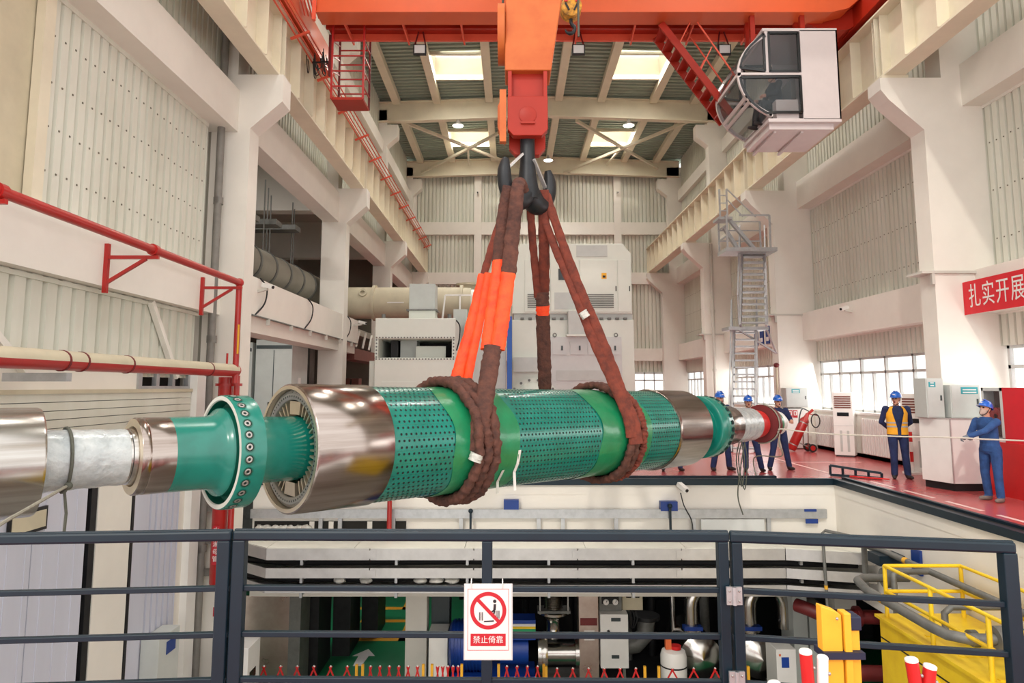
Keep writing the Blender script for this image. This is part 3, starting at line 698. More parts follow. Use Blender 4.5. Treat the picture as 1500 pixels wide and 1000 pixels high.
# ---- tag lines
r1 = M(); pts = [RP(-1.86, a, 0.25) for a in range(0, 361, 15)]; r1.tube(pts, 0.013, 6)
k0 = RP(-1.86, 222, 0.27)
r1.tube([k0, k0+Vector((-0.02, -0.01, -0.05)), k0+Vector((0.01, -0.02, -0.2)), k0+Vector((-0.01, 0, -0.38))], 0.012, 6)
r1.sphere(k0, 0.03)
r1.obj('tag_line', 'rope_dark')
tag(bpy.data.objects['tag_line'], 'dark cord knotted round the plastic wrapped near shaft end', 'rope', 'tag lines')
o = M().tube(smoothpath([k0+Vector((0, -0.03, 0)), W(40, 745, 4.7), W(0, 768, 4.3), W(-80, 820, 3.8)], 4), 0.012, 6).obj('tag_line', 'rope_grey')
tag(o, 'grey rope running from the near shaft end out of the picture', 'rope', 'tag lines')
# ================================================================= crane runway and bridge crane
def runway(x, sg, name, lab):
    t = thing(name, (x, 22, 8.45), lab, 'crane girder')
    y0, y1 = 2.0, 38.9; zb, zt = 8.45, 9.86
    M().box((x-0.03, y0, zb+0.04), (x+0.03, y1, zt-0.04)).obj('web', 'cream_steel', t)
    M().box((x-0.3, y0, zt-0.04), (x+0.3, y1, zt)).obj('top_flange', 'cream_steel', t)
    M().box((x-0.22, y0, zb), (x+0.22, y1, zb+0.04)).obj('bottom_flange', 'cream_steel', t)
    M().box((x-0.04, y0, zt), (x+0.04, y1, zt+0.12)).obj('crane_rail', 'machine_grey', t)
    y = y0+0.5
    src = None
    while y < y1:
        M().box((x-0.26, y-0.012, zb+0.04), (x+0.26, y+0.012, zt-0.04)).obj('stiffener', 'cream_steel', t); y += 1.04
    for c in CY_:
        M().box((x-0.28, c+0.02, zb-0.09), (x+0.28, c+0.46, zb)).obj('bearing_plate', 'cream_steel', t)
        for dy in (0.1, 0.4): M().box((x-0.215, c+dy-0.014, zb+0.04), (x+0.215, c+dy+0.014, zt-0.04)).obj('end_plate', 'cream_steel', t)
    return t
runway(-5.12, 1, 'runway_girder', 'cream steel crane girder along the left wall'); runway(8.05, -1, 'runway_girder', 'cream steel crane girder along the right wall')
cr_ = thing('conductor_rail', (-4.7, 22, 9.4), 'red power conductor bars beside the left crane girder', 'conductor')
for i in range(4): M().cyl((-4.72-0.0*i, 2, 9.86-0.09*i) if False else (-4.60-0.085*i, 2, 9.90-0.045*i), (-4.60-0.085*i, 38.3, 9.90-0.045*i), 0.02, n=6).obj('bar', 'conductor_red', cr_)
y = 4.0
while y < 38.5:
    M().bar((-4.52, y, 9.84), (-4.95, y, 9.66), 0.05, 0.05).obj('bracket', 'conductor_red', cr_); y += 2.1
# ---- bridge crane
bc = thing('bridge_crane', (2, 14.5, 9.95), 'orange overhead bridge crane spanning the hall', 'crane')
GX0, GX1 = -4.3, 8.1
m = M().prism([(GX0, 10.1), (7.0, 10.1), (7.4, 10.2), (7.75, 10.5), (8.3, 10.9), (8.3, 11.9), (GX0, 11.9)], 'y', 14.17, 14.6); m.obj('main_girder', 'crane_orange', bc, 0.01)
M().box((GX0, 14.12, 10.08), (7.0, 14.66, 10.12)).obj('bottom_flange', 'crane_orange', bc)
M().box((GX0, 14.6, 10.26), (6.6, 15.45, 10.30)).obj('walkway_plate', 'crane_red', bc)
M().box((GX0, 15.4, 10.1), (6.6, 15.46, 10.42)).obj('walkway_edge', 'conductor_red', bc)
M().box((GX0, 14.95, 10.16), (6.6, 15.02, 10.28)).obj('walkway_beam', 'crane_red', bc)
x = GX0+0.5
while x < 6.4:
    M().bar((x, 14.66, 10.14), (x+0.03, 15.5, 10.08), 0.035, 0.10).obj('walkway_bracket', 'conductor_red', bc); x += 1.32
for (xa, xb) in ((-5.5, -4.72), (7.7, 8.4)):
    M().box((xa, 11.6, 9.98), (xb, 17.0, 10.62)).obj('end_carriage', 'crane_red' if xa > 0 else 'crane_orange', bc)
    for yy in (12.4, 16.2): M().lathe(((xa+xb)/2-0.1, yy, 10.16), (1, 0, 0), [(0, 0.0001), (0, 0.2), (0.2, 0.2), (0.2, 0.0001)], 18, False).obj('wheel', 'machine_grey', bc)
M().prism([(6.6, 10.1), (7.0, 9.93), (7.55, 9.93), (7.9, 10.1), (7.9, 10.7), (6.6, 10.7)], 'y', 14.6, 15.6).obj('end_gusset', 'crane_red', bc)
M().box((GX0-0.04, 14.0, 9.85), (GX0+0.02, 14.1, 12.4)).obj('corner_post', 'conductor_red', bc)
for i in range(6):
    M().bar((GX0-0.06-0.08*i, 11.0, 12.0+0.1*i), (GX0-0.06-0.08*i, 14.6, 10.2+0.02*i), 0.03).obj('cable_guide', 'conductor_red', bc)
# collector arm with black cables hanging at the left rail
ca = thing('current_collector', (-4.6, 15.6, 9.6), 'tangle of black collector cables at the left crane rail', 'collector')
M().box((-4.32, 15.3, 9.2), (-4.22, 15.4, 10.2)).obj('collector_post', 'dark_red', ca)
M().bar((-4.27, 15.35, 9.55), (-4.75, 15.5, 9.6), 0.03).obj('collector_arm', 'black_rubber', ca)
rnd = random.Random(3)
for i in range(9):
    a = Vector((-4.5-0.05*i, 15.5+0.12*(i % 4), 9.95-0.02*i)); b = a+Vector((0.12*rnd.random(), 0.2*rnd.random(), -0.1))
    M().tube(smoothpath([a, a+Vector((0.03, 0.05, -0.28-0.15*rnd.random())), b+Vector((0.03, 0.02, -0.22)), b], 5), 0.012, 6).obj('cable', 'black_rubber', ca)
# red inspection basket under the walkway
ib = thing('inspection_basket', (-3.75, 15.2, 8.4), 'red tubular inspection basket hanging under the crane walkway', 'basket')
bx0, bx1, by0, by1 = -4.1, -3.38, 14.85, 15.5
M().box((bx0, by0, 8.40), (bx1, by1, 8.46)).obj('basket_floor', 'crane_red', ib)
for x in (bx0, bx1):
    for yy in (by0, by1): M().bar((x, yy, 8.42), (x, yy, 10.28), 0.045).obj('basket_post', 'dark_red' if yy > 15 else 'pipe_red', ib)
for i in range(4):
    z = 8.72+i*0.36
    for (p, q) in (((bx0, by0, z), (bx1, by0, z)), ((bx0, by1, z+0.1), (bx1, by1, z+0.1)), ((bx1, by0, z), (bx1, by1, z)), ((bx0, by0, z), (bx0, by1, z+0.2))): M().bar(p, q, 0.028).obj('basket_rung', 'pipe_red', ib)
# auxiliary hook
ah = thing('auxiliary_hook', (1.05, 11.5, 8.1), 'small yellow hook block with black hook beside the main hook', 'crane hook')
m = M().lathe((1.05, 11.36, 8.62), (0, 1, 0), [(0, 0.0001), (0, 0.14), (0.02, 0.185), (0.26, 0.185), (0.28, 0.14), (0.28, 0.0001)], 28, False); m.obj('sheave_block', 'yellow_block', ah)
for a in (-0.5, 0.5): M().bar((1.05+0.09*a, 11.35, 8.52), (1.05+0.22*a, 11.35, 8.66), 0.03, 0.02, (0, 1, 0)).obj('block_slot', 'black_rubber', ah)
for a in (-1, 1): M().box((1.05+a*0.1-0.03, 11.34, 8.68), (1.05+a*0.1+0.03, 11.36, 8.74)).obj('block_mark', 'barrier_red', ah)
pp = [Vector((1.05, 11.5, 8.46)), Vector((1.05, 11.5, 8.36))]+[Vector((1.03-0.0+0.085*math.cos(math.radians(t)), 11.5, 8.25+0.085*math.sin(math.radians(t)))) for t in range(60, -200, -26)]
M().tube(pp, [0.03]*2+[0.034]*7+[0.026, 0.02, 0.012], 10).obj('hook', 'hook_black', ah)
for x in (0.9, 1.2): M().cyl((x, 11.5, 8.68), (x, 11.5, 14), 0.01, n=6).obj('hoist_rope', 'rope_dark', ah)
# floodlights under the walkway
fd = None
for i, (x, lab) in enumerate(((-2.15, 'left'), (1.55, 'middle'), (4.95, 'right'))):
    t = thing('floodlight', (x, 15.3, 9.75), {'left': 'leftmost black floodlight under the crane walkway', 'middle': 'black floodlight under the walkway right of the hook block', 'right': 'black floodlight under the walkway beside the crane cab'}[lab], 'floodlight', 'floodlights under the crane')
    M().box((x-0.15, 15.12, 9.62), (x+0.15, 15.2, 9.86)).obj('lamp_body', 'black_rubber', t)
    M().box((x-0.12, 15.11, 9.645), (x+0.12, 15.119, 9.835)).obj('lamp_glass', 'grey_paint', t)
    M().bar((x-0.13, 15.2, 9.86), (x-0.05, 15.3, 10.27), 0.025).obj('lamp_bracket', 'dark_red', t); M().bar((x+0.13, 15.2, 9.86), (x+0.05, 15.3, 10.27), 0.025).obj('lamp_bracket', 'dark_red', t)
# high-bay lamps on the roof beams
for (x, y, z, lab) in ((-2.48, 30.25, 13.84, 'glowing high bay lamp on the roof beam left of the hook'), (5.36, 30.25, 13.85, 'glowing high bay lamp on the roof beam beside the cab'), (1.97, 36.0, 14.15, 'glowing high bay lamp just right of the hook shank'), (-2.48, 22.0, 13.84, 'high bay lamp hidden above the crane, far left one'), (5.36, 22.0, 13.85, 'high bay lamp hidden above the crane, far right one'), (-2.48, 13.7, 13.84, 'high bay lamp hidden above the crane, near left one'), (5.36, 13.7, 13.85, 'high bay lamp hidden above the crane, near right one')):
    t = thing('high_bay_lamp', (x, y, z), lab or 'high bay lamp on the roof above the crane', 'lamp', 'high bay lamps')
    M().lathe((x, y, z), (0, 0, 1), [(0, 0.26), (0.08, 0.2), (0.16, 0.09), (0.28, 0.07), (0.29, 0.0001)], 20, False).obj('lamp_shade', 'aluminium', t)
    M().lathe((x, y, z+0.005), (0, 0, 1), [(0, 0.0001), (-0.03, 0.12), (0.0, 0.24)], 20, False).obj('lamp_lens', 'lamp_glow', t)
    if y == 36.0: M().cyl((x, y, z+0.28), (x, y, 15.25), 0.012, n=6).obj('lamp_rod', 'cream_steel', t)
    l = bpy.data.lights.new('high_bay', 'SPOT'); l.energy = 500; l.spot_size = 2.2; l.spot_blend = 0.6; l.shadow_soft_size = 0.25; l.color = (1, 0.97, 0.92)
    lo = bpy.data.objects.new('high_bay_light', l); COL.objects.link(lo); lo.parent = t; lo.location = (0, 0, -0.06)
# ---- operator cab
cb = thing('crane_cab', (5.9, 13.95, 7.1), 'white crane operator cab with rounded glazed front under the bridge', 'crane cab')
CYN, CYF = 13.2, 14.7
def arc(t): a = math.radians(t); return (5.66-1.10*math.cos(a), 8.22-0.97*math.sin(a))   # -90 top .. 0 front .. 90 bottom
M().box((5.86, CYN, 7.28), (6.62, CYN+0.03, 9.16)).obj('side_panel', 'cab_white', cb)
M().box((5.86, CYF-0.03, 7.28), (6.62, CYF, 9.16)).obj('side_panel', 'cab_white', cb)
M().box((6.59, CYN, 7.28), (6.62, CYF, 9.16)).obj('rear_panel', 'cab_white', cb)
M().box((5.1, CYN, 9.14), (6.62, CYF, 9.2)).obj('cab_roof', 'cab_white', cb)
M().box((5.15, CYN, 7.22), (6.62, CYF, 7.29)).obj('cab_floor', 'cab_white', cb)
M().box((5.2, CYN+0.1, 7.1), (6.5, CYF-0.05, 7.22)).obj('underframe', 'cab_white', cb)
for xx in (5.35, 5.9): M().bar((xx, CYN+0.2, 7.09), (xx+0.02, CYF, 7.06), 0.05).obj('under_rib', 'cab_white', cb)
T0, T1 = -62, 66
def arcband(t0, t1, y0, y1, off=0.0, th=0.03, n=10):
    poly = []
    for i in range(n+1):
        x, z = arc(t0+(t1-t0)*i/n); poly.append((x, z))
    for i in range(n, -1, -1):
        x, z = arc(t0+(t1-t0)*i/n); dx, dz = 5.66-x, 8.22-z; L = math.hypot(dx, dz); poly.append((x+dx/L*th, z+dz/L*th))
    m = M(); k = len(poly)
    for i in range(n):
        a, b, c, d = poly[i], poly[i+1], poly[k-2-i], poly[k-1-i]
        m.add([(a[0], y0, a[1]), (b[0], y0, b[1]), (c[0], y0, c[1]), (d[0], y0, d[1]), (a[0], y1, a[1]), (b[0], y1, b[1]), (c[0], y1, c[1]), (d[0], y1, d[1])],
              [(0, 1, 2, 3), (7, 6, 5, 4), (0, 4, 5, 1), (2, 6, 7, 3), (1, 5, 6, 2), (3, 7, 4, 0)])
    return m
for (ya, yb) in ((CYN, CYN+0.06), (CYF-0.06, CYF)): arcband(T0, T1, ya, yb, th=0.07, n=18).obj('front_rib', 'cab_white', cb)
for tt in (T0, -2, 28, 35, 63): arcband(tt, tt+4, CYN, CYF, th=0.05, n=2).obj('front_bar', 'cab_white', cb)
for (ta, tb) in ((-58, -2), (2, 28), (38, 63)): arcband(ta, tb, CYN+0.06, CYF-0.06, th=0.012, n=10).obj('front_pane', 'glass', cb)
for yy in (CYN, CYF-0.03):
    M().box((4.6, yy, 8.205), (5.86, yy+0.03, 8.255)).obj('side_rail', 'cab_white', cb)
    M().box((5.14, yy, 8.25), (5.2, yy+0.03, 9.15)).obj('side_post', 'cab_white', cb)
    def glazed(poly, nm):
        M().prism(poly, 'y', yy+0.012, yy+0.018).obj('side_pane', 'glass', cb)
        k = len(poly); m = M()
        for i in range(k):
            a, b = poly[i], poly[(i+1) % k]; m.bar((a[0], yy+0.01, a[1]), (b[0], yy+0.01, b[1]), 0.045, 0.05, (0, 1, 0))
        m.obj('pane_gasket', 'black_gloss', cb)
    up_ = [arc(t) for t in range(-8, -58, -10)]; up_ = [(x+0.05, z) for x, z in up_]
    glazed(up_+[(5.12, 9.08), (5.12, 8.29)], 'u')
    glazed([(5.22, 8.28), (5.82, 8.28), (5.82, 9.1), (5.22, 9.1)], 'd')
    lo_ = [(x+0.05, z) for x, z in (arc(t) for t in range(4, 62, 9))]
    glazed(lo_+[(5.3, 7.42), (5.83, 7.42), (5.83, 8.17)], 'l')
M().box((5.55, 13.6, 7.29), (5.85, 14.1, 7.75)).obj('operator_seat', 'seat_grey', cb)
M().box((5.8, 13.6, 7.7), (5.9, 14.1, 8.3)).obj('seat_back', 'seat_grey', cb)
M().box((5.35, CYN+0.08, 7.29), (5.8, CYN+0.28, 7.72)).obj('control_console', 'cab_white', cb)
for xx in (5.3, 6.4):
    for yy in (14.3, 14.6): M().box((xx-0.05, yy-0.05, 9.2), (xx+0.05, yy+0.05, 10.2)).obj('hanger', 'crane_red', cb)
# red stair to the cab
st = thing('cab_stair', (4.1, 15, 8.1), 'red steel ladder stair leading down to the crane cab', 'stair')
P0, P1 = Vector((3.35, 14.55, 10.05)), Vector((4.85, 14.55, 7.95))
for dy in (0, 0.62): M().bar(P0+Vector((0, dy, 0)), P1+Vector((0, dy, 0)), 0.05, 0.16).obj('stringer', 'crane_red', st)
for i in range(9):
    p = P0.lerp(P1, (i+0.5)/9); M().box((p.x-0.11, 14.56, p.z-0.015), (p.x+0.11, 15.16, p.z+0.015)).obj('tread', 'crane_red', st)
for dy in (0.0, 0.62):
    M().bar(P0+Vector((0.55, dy, 0.45)), P1+Vector((0.2, dy, 0.75)), 0.03).obj('handrail', 'conductor_red', st)
    for f in (0.25, 0.55, 0.85): p = P0.lerp(P1, f)+Vector((0, dy, 0)); M().bar(p, p+Vector((0.3, 0, 0.6)), 0.025).obj('rail_post', 'conductor_red', st)
# ================================================================= people
def loft(m, secs, n=14):
    """closed body of elliptical sections (centre, rx, ry)"""
    vs = []; fs = []
    for (c, rx, ry) in secs:
        for k in range(n): a = 2*PI*k/n; vs.append((c[0]+rx*math.cos(a), c[1]+ry*math.sin(a), c[2]))
    for i in range(len(secs)-1):
        for k in range(n): fs.append((i*n+k, i*n+(k+1) % n, (i+1)*n+(k+1) % n, (i+1)*n+k))
    fs += [tuple(range(n))[::-1], tuple((len(secs)-1)*n+k for k in range(n))]
    return m.add(vs, fs, True)
def limb(m, pts, rs, n=10):
    m.tube(pts, rs, n)
    for p, r in zip(pts, rs): m.sphere(p, r*0.985, 10, 6)
def person(name_label, loc, yaw, scale=1.0, arms=None, legs=None, head_yaw=0.0, head_tilt=0.0, top='cloth_blue', legm='cloth_blue', shoe='shoe_dark', hand='skin', vest=False, helmet=True, grey_jaw=False, seated=False, lean=0.0, glove2=None, hips=0.92):
    """figure facing local +y; x to its own left is -x"""
    root = thing('person', loc, name_label, 'person', 'workers in blue helmets')
    legs = legs or {-1: ((-0.10, 0.0, hips-0.02), (-0.115, 0.02, 0.49), (-0.125, -0.02, 0.09)), 1: ((0.10, 0.0, hips-0.02), (0.115, 0.02, 0.49), (0.125, -0.02, 0.09))}
    arms = arms or {s: ((s*0.195, 0, 1.40), (s*0.25, -0.03, 1.12), (s*0.24, 0.05, 0.88)) for s in (-1, 1)}
    m = M()
    hx, hy = 0.0, lean
    # trousers, jacket
    pz = hips
    loft(m, [((0, 0, pz-0.10), 0.145, 0.105), ((0, 0, pz), 0.172, 0.122), ((0, lean*0.2, pz+0.12), 0.165, 0.118), ((0, lean*0.45, pz+0.26), 0.17, 0.12), ((0, lean*0.75, pz+0.40), 0.185, 0.122), ((0, lean*0.95, pz+0.49), 0.165, 0.10), ((0, lean, pz+0.545), 0.085, 0.075)])
    loft(m, [((0, 0, pz-0.06), 0.186, 0.132), ((0, 0, pz-0.03), 0.186, 0.132), ((0, lean*0.2, pz+0.06), 0.172, 0.124)])   # jacket hem
    for s in (-1, 1):
        h, k, a = legs[s]
        limb(m, [Vector(h), Vector(h).lerp(Vector(k), 0.5), Vector(k), Vector(k).lerp(Vector(a), 0.45), Vector(a)], [0.098, 0.090, 0.073, 0.070, 0.066])
        fd = Vector((s*0.03, 0.13, 0)) if not seated else Vector((0, 0.13, 0))
        m.sphere((a[0], a[1], a[2]-0.035), (0.046, 0.06, 0.05), 10, 6)
        f0 = Vector((a[0], a[1]-0.03, a[2]-0.05)); f1 = f0+fd*0.75; f2 = f0+fd*1.35
        limb(m, [f0, f1, f2], [0.043, 0.043, 0.034])
        sh, el, wr = (Vector(v) for v in arms[s])
        limb(m, [sh, sh.lerp(el, 0.5), el, el.lerp(wr, 0.5), wr], [0.074, 0.062, 0.054, 0.050, 0.044])
        hd = (wr-el).normalized()
        m.sphere(tuple(wr+hd*0.06), (0.036, 0.036, 0.042), 10, 6); limb(m, [wr, wr+hd*0.06], [0.030, 0.036])
    # neck and head
    nk = Vector((0, lean, pz+0.52)); hc = Vector((0, lean+0.025+head_tilt*0.06, pz+0.685-abs(head_tilt)*0.03))
    limb(m, [nk, hc-Vector((0, 0.02, 0.06))], [0.058, 0.054])
    hm = M()
    hm.sphere((0, -0.005, 0.02), (0.076, 0.094, 0.105), 16, 12); hm.sphere((0, 0.025, -0.055), (0.058, 0.066, 0.065), 14, 10)
    hm.sphere((0, 0.092, -0.012), (0.014, 0.022, 0.022), 8, 6); hm.sphere((0, 0.082, 0.01), (0.009, 0.014, 0.03), 8, 6); hm.sphere((0, 0.075, -0.10), (0.028, 0.022, 0.02), 8, 6)
    hm.sphere((0, 0.083, -0.062), (0.026, 0.012, 0.012), 8, 6); hm.sphere((0, 0.07, 0.032), (0.055, 0.022, 0.012), 10, 6)
    for s in (-1, 1): hm.sphere((s*0.078, -0.005, -0.005), (0.012, 0.024, 0.034), 8, 6)
    HM = Matrix.Translation(hc) @ Matrix.Rotation(head_yaw, 4, 'Z') @ Matrix.Rotation(-head_tilt, 4, 'X')
    hm.xf(HM); m.add(hm.v, hm.f, True)
    # one continuous surface
    me = bpy.data.meshes.new('tmp'); me.from_pydata(m.v, [], m.f); me.update()
    t = bpy.data.objects.new('tmp', me); COL.objects.link(t)
    rm = t.modifiers.new('r', 'REMESH'); rm.mode = 'VOXEL'; rm.voxel_size = 0.0125; rm.use_smooth_shade = True
    sm = t.modifiers.new('s', 'SMOOTH'); sm.iterations = 3; sm.factor = 0.5
    bpy.context.view_layer.update()
    bm2 = bpy.data.meshes.new_from_object(t.evaluated_get(bpy.context.evaluated_depsgraph_get())); bpy.data.objects.remove(t)
    V = [v.co.copy() for v in bm2.vertices]; F = [tuple(p.vertices) for p in bm2.polygons]
    HI = HM.inverted(); mi = []
    hands = {s: Vector(arms[s][2])+(Vector(arms[s][2])-Vector(arms[s][1])).normalized()*0.055 for s in (-1, 1)}
    MS = [top, legm, 'skin', shoe, hand, glove2 or hand, 'hair_black', 'skin_greyish', 'dark_red']
    for f in F:
        c = sum((V[i] for i in f), Vector())/len(f); k = 0
        l = HI @ c
        if c.z < pz-0.055: k = 1
        for s in (-1, 1):
            a = Vector(legs[s][2])
            if (c-a).length < 0.24 and c.z < a.z-0.012: k = 3
        if l.z > -0.135 and l.length < 0.2 and (c.z > pz+0.545):
            k = 2
            if l.z > 0.05 or (l.y < -0.035 and l.z > -0.05): k = 6
            for s in (-1, 1):
                if (l-Vector((s*0.031, 0.082, 0.012))).length < 0.017: k = 6
            if grey_jaw and l.y > 0.01 and l.z < -0.02: k = 7  # lower face in a greyer skin tone
            elif (l-Vector((0, 0.092, -0.062))).length < 0.02: k = 8
        for s, q in (((-1), 4), (1, 5)):
            if (c-hands[s]).length < 0.068: k = q
        mi.append(k)
    b = M(); b.v = [tuple(v) for v in V]; b.f = F; b.sm = [True]*len(F); b.mi = mi
    # fingers: four fingers and a thumb, curled
    for s, q in ((-1, 4), (1, 5)):
        wr = Vector(arms[s][2]); hd = (wr-Vector(arms[s][1])).normalized(); b.cur = q
        side = hd.cross(Vector((0, 0, 1))); side = Vector((1, 0, 0)) if side.length < 0.2 else side.normalized(); dn = side.cross(hd).normalized()
        if dn.z > 0: dn = -dn
        base = wr+hd*0.088
        for i, (o, L) in enumerate(((-0.030, 0.9), (-0.010, 1.05), (0.010, 1.0), (0.030, 0.8))):
            p = base+side*o; b.tube([p-hd*0.02, p+hd*0.026*L, p+hd*0.034*L+dn*0.03*L, p+hd*0.012*L+dn*0.05*L], [0.0095, 0.009, 0.0085, 0.007], 6)
        p = wr+hd*0.045-side*s*0.036; b.tube([p, p-side*s*0.018+hd*0.03+dn*0.012, p-side*s*0.008+hd*0.05+dn*0.03], [0.011, 0.0105, 0.008], 6)
    Sx = Matrix.Translation(Vector(loc)) @ Matrix.Rotation(yaw, 4, 'Z') @ Matrix.Scale(scale, 4)
    b.xf(Sx); body = b.obj('body', MS, root)
    if helmet:
        hel = M(); vs = []; fs = []; n = 20; rings = 7
        for i in range(rings+1):
            ph = PI/2*i/rings
            for k in range(n):
                a = 2*PI*k/n; r = math.cos(ph); vs.append((0.104*r*math.cos(a), -0.005+0.128*r*math.sin(a), 0.045+0.118*math.sin(ph)**0.9))
        for i in range(rings):
            for k in range(n): fs.append((i*n+k, i*n+(k+1) % n, (i+1)*n+(k+1) % n, (i+1)*n+k))
        hel.add(vs, fs, True)
        br = []
        for k in range(n):
            a = 2*PI*k/n; f = max(0, math.sin(a)); br += [(0.104*math.cos(a), -0.005+0.128*math.sin(a), 0.048), ((0.115+0.004*f)*math.cos(a), -0.005+(0.138+0.05*f*f)*math.sin(a), 0.034-0.008*f), (0.104*math.cos(a), -0.005+0.126*math.sin(a), 0.030)]
        hel.add(br, [(3*k+i, 3*((k+1) % n)+i, 3*((k+1) % n)+(i+1) % 3, 3*k+(i+1) % 3) for k in range(n) for i in range(3)], True)
        hel.add([(-0.018, -0.10, 0.155), (0.018, -0.10, 0.155), (0.018, 0.10, 0.150), (-0.018, 0.10, 0.150), (-0.012, -0.07, 0.174), (0.012, -0.07, 0.174), (0.012, 0.07, 0.172), (-0.012, 0.07, 0.172)], [(4, 5, 6, 7), (0, 4, 7, 3), (1, 2, 6, 5), (0, 1, 5, 4), (2, 3, 7, 6)])
        lg = M().sphere((0, 0.117, 0.088), (0.028, 0.006, 0.010), 8, 4)
        strap = M().tube([Vector((-0.085, 0.0, 0.03)), Vector((-0.07, 0.03, -0.08)), Vector((0, 0.05, -0.135)), Vector((0.07, 0.03, -0.08)), Vector((0.085, 0.0, 0.03))], 0.006, 6)
        hh = hel.xf(Sx @ HM).obj('helmet', 'helmet_blue', root); lg.xf(Sx @ HM).obj('helmet_mark', 'print_white', hh); strap.xf(Sx @ HM).obj('chin_strap', 'black_rubber', hh)
    if vest:
        secs = [(pz-0.03, 0.192, 0.140), (pz+0.10, 0.182, 0.135), (pz+0.26, 0.186, 0.135), (pz+0.40, 0.198, 0.136), (pz+0.485, 0.165, 0.112), (pz+0.53, 0.11, 0.088)]
        def shell(sc, off, gap=None):
            g = M(); vs = []; fs = []; n = 40
            for (z, rx, ry) in sc:
                for k in range(n+1):
                    fz = (z-pz)/0.53; gg = (9+30*max(0, fz-0.15)/0.85)
                    a = math.radians(90+gg+(360-2*gg)*k/n); vs.append(((rx+off)*math.cos(a), lean*fz+(ry+off)*math.sin(a), z))
            for i in range(len(sc)-1):
                for k in range(n):
                    fs.append((i*(n+1)+k, i*(n+1)+k+1, (i+1)*(n+1)+k+1, (i+1)*(n+1)+k))
            return g.add(vs, fs, True)
        def interp(z):
            for i in range(len(secs)-1):
                if secs[i][0] <= z <= secs[i+1][0]:
                    t = (z-secs[i][0])/(secs[i+1][0]-secs[i][0]); return (z, secs[i][1]+(secs[i+1][1]-secs[i][1])*t, secs[i][2]+(secs[i+1][2]-secs[i][2])*t)
        vo = shell(secs, 0.008).xf(Sx).obj('safety_vest', 'vest_yellow', root)
        for z in (pz+0.115, pz+0.19): shell([interp(z), interp(z+0.03)], 0.012).xf(Sx).obj('reflective_stripe', 'vest_stripe', vo)
    return root
back = {-1: ((-0.195, 0, 1.40), (-0.27, -0.09, 1.13), (-0.10, -0.19, 0.98)), 1: ((0.195, 0, 1.40), (0.27, -0.09, 1.13), (0.07, -0.20, 0.97))}
person('worker in blue helmet and orange yellow safety vest, hands behind the back', (8.22, 14.75, 0), math.radians(165), 1.045, arms=back, vest=True, head_yaw=-0.55,
       legs={-1: ((-0.10, 0, 0.90), (-0.115, 0.01, 0.49), (-0.15, -0.03, 0.09)), 1: ((0.10, 0, 0.90), (0.10, 0.04, 0.49), (0.10, 0.0, 0.09))})
pull = {-1: ((-0.19, 0.05, 1.38), (-0.17, 0.30, 1.23), (-0.04, 0.54, 1.13)), 1: ((0.19, 0.05, 1.38), (0.25, 0.15, 1.14), (0.09, 0.34, 1.12))}
person('worker in denim blue overalls and gloves pulling the rope at the right', (8.22, 11.92, 0), math.radians(106), 0.97, arms=pull, top='cloth_denim', legm='cloth_denim', shoe='shoe_grey', hand='glove_grey', glove2='glove_dark', grey_jaw=True, head_tilt=-0.35, lean=0.05,
       legs={-1: ((-0.10, 0, 0.90), (-0.13, 0.03, 0.49), (-0.15, 0.03, 0.09)), 1: ((0.10, 0, 0.90), (0.12, 0.02, 0.49), (0.12, -0.03, 0.09))})
reach = {-1: ((-0.195, 0, 1.40), (-0.26, 0.12, 1.17), (-0.16, 0.34, 1.16)), 1: ((0.195, 0, 1.40), (0.26, 0.10, 1.17), (0.14, 0.33, 1.16))}
wide = {-1: ((-0.10, 0, 0.90), (-0.15, 0.03, 0.49), (-0.21, -0.02, 0.09)), 1: ((0.10, 0, 0.90), (0.14, 0.03, 0.49), (0.20, -0.02, 0.09))}
person('worker half hidden behind the green disc of the far rotor end', (4.88, 16.2, 0), math.radians(195), 1.035, arms=reach, legs=wide)
person('worker looking over the plastic wrapped far shaft end', (5.50, 16.05, 0), math.radians(170), 0.985, arms=reach, legs={-1: ((-0.10, 0, 0.90), (-0.17, 0.05, 0.49), (-0.25, 0.0, 0.09)), 1: ((0.10, 0, 0.90), (0.10, 0.03, 0.49), (0.10, 0.0, 0.09))})
person('worker standing behind the dark red disc at the rotor tip', (6.28, 16.3, 0), math.radians(185), 0.985, arms=reach, legs={-1: ((-0.10, 0, 0.90), (-0.15, 0.02, 0.49), (-0.24, -0.02, 0.09)), 1: ((0.10, 0, 0.90), (0.16, 0.03, 0.49), (0.24, -0.02, 0.09))})
person('worker hidden by the rotor, only dark shoes showing below it', (3.70, 16.1, 0), math.radians(180), 0.95, legs=wide)
sit = {-1: ((-0.10, 0, 0.46), (-0.13, 0.40, 0.50), (-0.13, 0.45, 0.11)), 1: ((0.10, 0, 0.46), (0.13, 0.40, 0.50), (0.13, 0.45, 0.11))}
sa = {-1: ((-0.195, 0.06, 0.94), (-0.25, 0.15, 0.70), (-0.17, 0.36, 0.66)), 1: ((0.195, 0.06, 0.94), (0.25, 0.15, 0.70), (0.17, 0.36, 0.66))}
person('crane operator in dark clothes seated inside the white cab', (5.60, 13.85, 7.30), math.radians(100), 1.0, arms=sa, legs=sit, seated=True, top='cloth_dark', legm='cloth_dark', hips=0.46, lean=0.08, head_tilt=-0.2, head_yaw=0.3)
